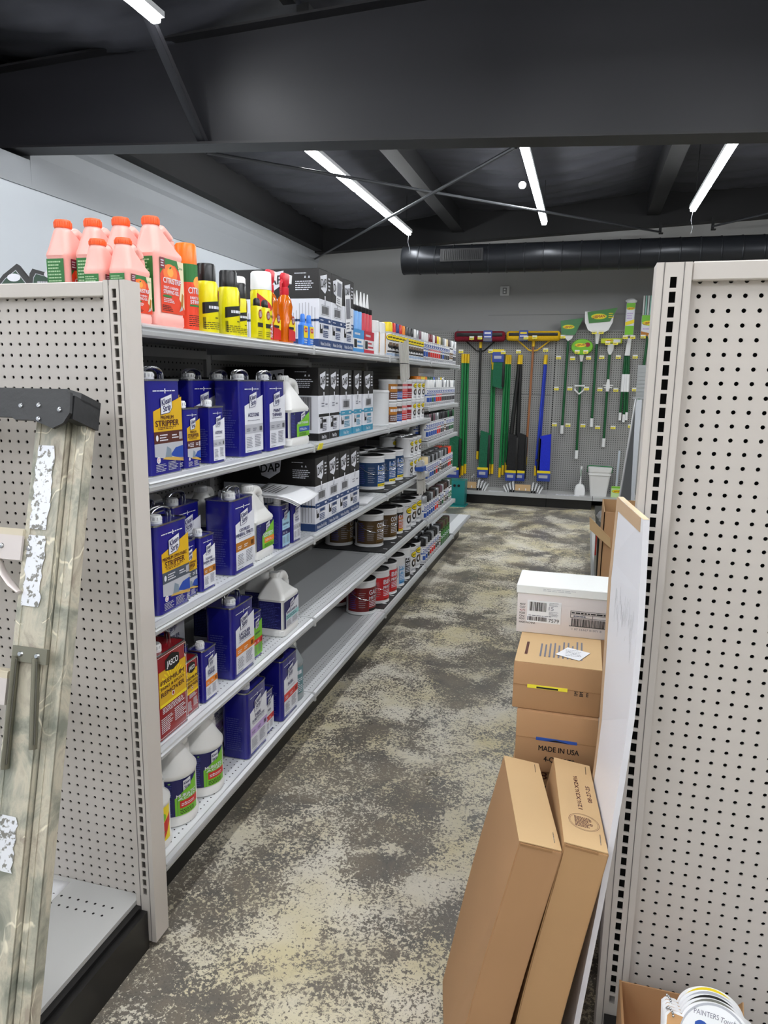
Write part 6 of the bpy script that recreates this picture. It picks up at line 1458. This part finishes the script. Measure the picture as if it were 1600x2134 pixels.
def oval_logo(p, u, v, a): p.ell(u, v, a, a*.38, GREENL, 2); p.ell(u, v, a*.92, a*.32, CREAMY, 3); p.text('LIBMAN', u, v, a*.34, DRED, 5, w=a*1.5, slant=.12)
t = gtool('dustpan_broom', 'small broom in a green plastic bag with dark green handle, leftmost of the green-handled tools', 'broom', -.241, 1.98, -.252, .85)
m = MB(); m.prism([(-.305, 1.965), (-.175, 1.965), (-.20, 1.90), (-.245, 1.87), (-.27, 1.90)], -.02, .02, CAPW, Matrix.Translation((0, Y-.02, .06)) @ Matrix.Rotation(PI/2, 4, 'X')); m.build('broom_block', t)
m = MB(); m.prism([(-.32, 2.0), (-.17, 2.0), (-.085, 2.19), (-.34, 2.16)], -.03, .03, M('green film', (60, 120, 70), .2), Matrix.Translation((0, Y-.03, 0)) @ Matrix.Rotation(PI/2, 4, 'X')); m.build('bag', t); p = Print(); oval_logo(p, -.245, 2.09, .07); p.build('bag_print', t, onback(Y-.061))
t = gtool('round_duster', 'round green and white duster with white D-grip below it', 'duster', -.078, 1.76, -.066, .56, n=2)
m = MB(); m.lathe([(.03, -.02), (.115, -.018), (.125, 0), (.115, .018), (.03, .02)], GREENL, 24, Matrix.Translation((-.08, Y-.03, 1.865)) @ Matrix.Scale(.75, 4, (0, 0, 1)) @ Matrix.Rotation(PI/2, 4, 'X')); m.build('duster_head', t); p = Print(); oval_logo(p, -.10, 1.885, .07); p.ell(-.02, 1.89, .03, .025, DRED, 2); p.build('head_print', t, onback(Y-.051))
m = MB(); m.loft([(1.70, .014, .012, .01, -.078, Y-.02), (1.80, .03, .014, .01, -.078, Y-.02), (1.84, .05, .014, .01, -.078, Y-.02)], CAPW); m.build('neck', t)
m = MB(); m.tube([(-.136, Y-.02, 1.42), (-.023, Y-.02, 1.42), (-.03, Y-.02, 1.37), (-.08, Y-.02, 1.325), (-.13, Y-.02, 1.37)], .010, CAPW, 8, closed=True); m.build('d_grip', t)
t = gtool('long_dustpan', 'big white dustpan with green labelled bag and dark green handle', 'dustpan', .083, 2.05, .084, .944)
m = MB(); m.prism([(-.072, 2.262), (-.066, 2.14), (-.025, 2.055), (.045, 2.018), (.13, 2.018), (.20, 2.055), (.24, 2.14), (.25, 2.262)], -.02, .02, CAPW, Matrix.Translation((0, Y-.03, 0)) @ Matrix.Rotation(PI/2, 4, 'X')); m.loft([(1.90, .015, .014, .01, .083, Y-.02), (2.03, .03, .016, .01, .083, Y-.02)], CAPW); m.build('pan', t)
m = MB(); m.prism([(-.045, 2.255), (-.02, 2.13), (.21, 2.15), (.285, 2.30)], -.004, .004, M('green card film', (66, 128, 62), .3), Matrix.Translation((0, Y-.056, 0)) @ Matrix.Rotation(PI/2, 4, 'X')); m.build('bag', t); p = Print(); oval_logo(p, .085, 2.205, .09); p.lines(.19, 2.18, .25, 2.25, 3, CREAMY, 2); p.build('bag_print', t, onback(Y-.0605))
t = gtool('spin_mop', 'narrow mop head in yellow and green wrap with white collar on its handle', 'mop', .232, 1.82, .235, .713)
m = MB(); m.rbox(.125, .360, Y-.06, Y, 1.905, 1.962, .008, M('lime wrap', (190, 205, 40), .4)); m.build('mop_head', t); p = Print(); oval_logo(p, .215, 1.935, .05); p.rect(.26, 1.915, .34, 1.95, PRINTW, 1); p.build('wrap_print', t, onback(Y-.06))
m = MB(); m.loft([(1.78, .014, .014, .01, .235, Y-.02), (1.83, .034, .018, .01, .238, Y-.02), (1.90, .036, .018, .01, .24, Y-.02)], CAPW); m.build('neck', t)
m = MB(); m.loft([(1.36, .018, .018, .012, .236, Y-.01), (1.42, .026, .02, .012, .238, Y-.01), (1.50, .014, .016, .01, .238, Y-.01)], CAPW); m.box(.185, .295, Y-.03, Y-.02, 1.425, 1.437, CAPW); m.box(.195, .285, Y-.03, Y-.02, 1.40, 1.41, CAPW); m.build('collar', t)
t = empty('sponge_mop_pack', 'tall narrow white and green package over a white sleeve and three green handles', 'mop')
m = MB(); m.rbox(.375, .475, Y-.06, Y, 1.985, 2.36, .02, PRINTW); m.build('package', t); m = MB(); blob(m, (.43, Y-.03, 2.375), (.062, .04, .028), CAPW, 10, .12, 2); m.build('mop_tuft', t)
p = Print(); p.rect(.378, 2.30, .472, 2.35, GREENL, 1); oval_logo(p, .425, 2.29, .045); p.rect(.378, 2.0, .472, 2.10, GREENL, 1); p.poly([(.378, 2.10), (.472, 2.13), (.472, 2.17), (.378, 2.14)], CREAMY, 1); p.lines(.39, 2.17, .46, 2.25, 3, LILAC, 2); p.build('package_print', t, onback(Y-.06))
m = MB(); m.loft([(1.77, .03, .016, .01, .425, Y-.02), (1.965, .022, .016, .01, .440, Y-.02)], CAPW); m.build('sleeve', t)
for k, (x0, x1, z1) in enumerate(((.405, .398, 1.03), (.425, .440, 1.01), (.447, .470, 1.035))):
    m = MB(); pole(m, (x0, 1.77), (x1, z1+.08), .014, DGH); m.build('handle', t); m = MB(); pole(m, (x0*.6+x1*.4, 1.56), (x0*.45+x1*.55, 1.36), .019, CAPW); m.build('cuff', t); m = MB(); pole(m, (x1, z1+.09), (x1, z1), .016, CAPW); m.build('end_grip', t)
t = gtool('strip_mop', 'striped white mop in a green printed sleeve at the right end of the tools', 'mop', .635, 1.98, .585, 1.015, n=2)
m = MB()
for k in range(7): m.tube([(.565+k*.024, Y-.03, 2.20), (.562+k*.025, Y-.03, 2.43)], .008, (CAPW, M('aqua strip', (150, 205, 190), .5))[k % 2], 8)
m.build('mop_strips', t); m = MB(); m.rbox(.55, .72, Y-.06, Y, 1.985, 2.22, .015, PRINTW); m.build('sleeve', t); p = Print(); p.rect(.552, 2.14, .718, 2.215, GREENL, 1); oval_logo(p, .635, 2.13, .08); p.poly([(.552, 2.04), (.718, 2.0), (.718, 1.99), (.552, 1.99)], OCHRE, 1); p.lines(.57, 2.05, .69, 2.08, 1, LILAC, 2); p.build('sleeve_print', t, onback(Y-.06))
# bucket, brushes, bagged pans on the deck
DZ = .1555
t = empty('bucket', 'white oblong bucket with green rim handle on the wall shelving deck', 'bucket', (.21, 8.68, DZ))
m = MB(); m.loft([(0, .090, .09, .02, 0, 0), (.245, .118, .12, .025, 0, 0), (.25, .126, .128, .025, 0, 0), (.270, .126, .128, .025, 0, 0), (.272, .119, .122, .025, 0, 0), (.285, .119, .122, .025, 0, 0), (.287, .128, .13, .025, 0, 0), (.335, .132, .133, .028, 0, 0), (.34, .124, .125, .025, 0, 0)], HDPE); m.build('bucket_body', t)
m = MB(); m.tube([(-.138, 0, .27), (-.138, 0, .34), (-.12, -.03, .352), (.12, -.03, .345), (.138, 0, .335), (.138, 0, .27)], .006, GRNH, 8); m.build('handle', t)
def toilet_brush(x, lab, tall):
    t = empty('toilet_brush', lab, 'brush', (x, 8.66, DZ), 0, 'toilet brushes'); m = MB(); m.loft([(0, .06, .055, .02, 0, 0), (.05, .062, .055, .025, 0, 0), (.10, .052, .045, .025, 0, 0), (.125, .03, .03, .02, 0, 0)], CAPW); m.build('holder', t)
    m = MB(); m.tube([(0, 0, .12), (.003, 0, .20), (.0, 0, .27), (.004, 0, .335)], [.014, .007, .010, .012], CAPW, 8); m.build('handle', t); m = MB(); m.tube([(.002, -.012, .22), (.002, -.012, .30)], .004, GRNH, 6); m.build('grip_inlay', t); return t
toilet_brush(.0, 'white toilet brush in its holder left of the bucket', 1)
toilet_brush(.555, 'white toilet brush with green card at the right end of the deck', 1)
m = MB(); m.box(.505, .61, 8.585, 8.59, .16, .28, PRINTW); o = m.build('product_card'); p = Print(); p.rect(.51, .235, .605, .275, GREENL, 1); oval_logo(p, .557, .235, .04); p.rect(.51, .165, .605, .185, NAVYI, 1); p.build('card_print', o, onback(8.585)); tag(o, 'white and green card in front of the right toilet brush', 'card')
t = empty('scrub_brush', 'upright long white-handled scrub brush with green card right of the bucket', 'brush'); m = MB(); m.tube([(.405, 8.66, .27), (.413, 8.66, .69)], [.028, .030], M('pale blue white plastic', (214, 224, 234), .4), 10, flat=.4); m.build('handle', t); m = MB(); m.rbox(.37, .46, 8.63, 8.69, DZ, .20, .01, CAPW); m.build('brush_head', t)
m = MB(); m.box(.35, .475, 8.60, 8.605, DZ, .285, M('pale green card', (196, 222, 160), .4)); m.build('card', t); p = Print(); oval_logo(p, .412, .225, .055); p.rect(.352, .26, .473, .282, GREENL, 1); p.build('card_print', t, onback(8.60))
BAG = M('bag white glare', (228, 230, 232), .15); 
for k, (x0, x1) in enumerate(((-1.50, -1.10), (-.86, -.45))):
    t = empty('bagged_wiper', 'plastic-bagged item with brown card header on the deck, %s' % ('left of the two' if k == 0 else 'right of the two'), 'package', (0, 0, 0), 0, 'bagged items on the wall deck'); cx = (x0+x1)/2; m = MB()
    for j in range(4): 
        for s in (-1, 1): m.box(-.008, .008, -.05, .05, 0, .125-.014*j, BAG, Matrix.Translation((cx+s*(.105+.028*j), 8.60, DZ+.001)) @ Matrix.Rotation(s*(.12+.12*j), 4, 'Y'))  # white fins shape the glare on the plastic film
    m.box(x0+.04, x1-.04, 8.55, 8.70, DZ, DZ+.03, M('bagged steel', (120, 122, 124), .25, .6)); m.build('bag', t)
    m = MB(); m.box(cx-.09, cx+.09, 8.545, 8.552, DZ+.025, DZ+.10, KRAFTL); m.box(cx-.045, cx-.035, 8.542, 8.546, DZ+.03, DZ+.055, PAPER); m.box(cx+.03, cx+.04, 8.542, 8.546, DZ+.03, DZ+.055, PAPER); m.build('card_header', t)
    m = MB(); m.tube([(cx, 8.66, DZ+.08), (cx+.02, 8.66, .30), (cx+.04, 8.68, .33), (cx+.06, 8.66, .30)], .002, STEEL, 5); m.build('wire_loop', t)
for x0, x1, l in ((-1.06, -.88, 'between the bagged items'), (-.27, .0, 'left of the toilet brush')):
    m = MB(); m.box(x0, x1, 8.52, 8.60, DZ, DZ+.001, PAPER); o = m.build('paper_sheet'); p = Print(); p.lines(x0+.03, 8.54, x1-.03, 8.58, 1, INKG, 1); p.build('sheet_print', o, ontop(DZ+.001)); tag(o, 'flat white label strip on the wall deck %s' % l, 'paper')
# price-tagged peg hooks
t = empty('peg_hook', '', 'hook'); m = MB(); m.tube([(0, .035, 0), (0, -.13, 0), (0, -.14, .012)], .0032, STEEL, 6); m.tube([(0, .035, .022), (0, -.145, .028)], .0025, STEEL, 6); m.build('wire', t)
m = MB(); m.box(-.027, .027, -.150, -.147, .005, .045, TAGY); m.build('price_tag', t); p = Print(); p.rect(-.026, .030, .026, .044, PRINTW, 1); p.lines(-.02, .010, .02, .026, 1, INKG, 2); p.build('tag_print', t, onback(-.150))
tags = [(-.336, 1.735), (-.178, 1.728), (.0, 1.735), (.146, 1.742), (.326, 1.745), (.508, 1.750), (-.34, 1.38), (-.186, 1.382), (.0, 1.386), (.150, 1.378), (.326, 1.376), (.53, 1.384), (-.338, .96), (-.183, .958), (-.012, .958), (.154, .942), (.325, .947), (.516, .970)]
ROWN = ['upper', 'middle', 'lower']
for i, (x, z) in enumerate(tags): place(t, (x, 8.88, z-.02), 0, 'empty peg hook with yellow tag, %s of the %s row' % (NTH[i % 6], ROWN[i//6]), 'peg hooks with yellow tags')
for x, z, l in ((-1.479, 1.80, 'above the leftmost green brooms'), (-1.125, 1.805, 'above the green brooms beside the maroon broom handle'), (-.975, 1.79, 'above the green brooms by the blue card'), (-.797, 1.80, 'above the black brooms'), (-.486, 1.82, 'above the blue brooms'),
                (-1.356, 1.955, 'under the maroon broom head, left one'), (-1.258, 1.960, 'under the maroon broom head, right one'), (-.719, 1.96, 'under the yellow broom head, left one'), (-.619, 1.965, 'under the yellow broom head, right one'),
                (-.30, 1.97, 'at the leftmost green-handled broom'), (-.13, 1.80, 'at the round duster, left'), (-.035, 1.80, 'at the round duster, right'), (.045, 2.02, 'at the big dustpan, left'), (.12, 2.02, 'at the big dustpan, right'), (.20, 1.90, 'at the narrow mop, left'), (.285, 1.90, 'at the narrow mop, right'), (.385, 1.965, 'at the tall narrow package, left'), (.465, 1.965, 'at the tall narrow package, right'), (.575, 1.97, 'at the striped mop, left'), (.655, 1.97, 'at the striped mop, right')):
    place(t, (x, 8.86, z-.02), 0, 'yellow tagged peg hook '+l, 'peg hooks with yellow tags')

# ------------------------------------------------------------------ prints belong to the body they are on
HOSTS = ('body', 'box_body', 'bottle', 'package', 'wrap', 'shelf_plate', 'panel_core', 'card', 'bag', 'sleeve', 'mop_head', 'duster_head', 'price_tag', 'price_channel', 'holder')
ON = {'label': ('body', 'bottle', 'box_body'), 'side_label': ('body',), 'side_print': ('body', 'box_body'), 'box_print': ('box_body',), 'front_print': ('box_body',), 'lid_print': ('lid',), 'bag_print': ('bag',),
      'head_print': ('duster_head',), 'wrap_print': ('mop_head',), 'package_print': ('package',), 'sleeve_print': ('sleeve',), 'card_print': ('card',), 'tag_print': ('price_tag',), 'shelf_holes': ('perforated_strip',),
      'channel_joiner': ('price_channel',), 'deck_holes': ('base_deck',), 'bin_holes': ('bin_body',), 'scuff_marks': ('panel_core',), 'top_rivets': ('top_cap',), 'tool_slot': ('top_cap',), 'grip_inlay': ('handle',)}
def stem(o): return o.name.split('.')[0]
for root in [o for o in COL.objects if o.parent is None and o.children]:
    kids = {stem(c): c for c in reversed(list(root.children))}
    for c in list(root.children):
        for h in ON.get(stem(c), ()):
            if h in kids and kids[h] is not c and kids[h].location.length < 1e-9:
                c.parent = kids[h]; break
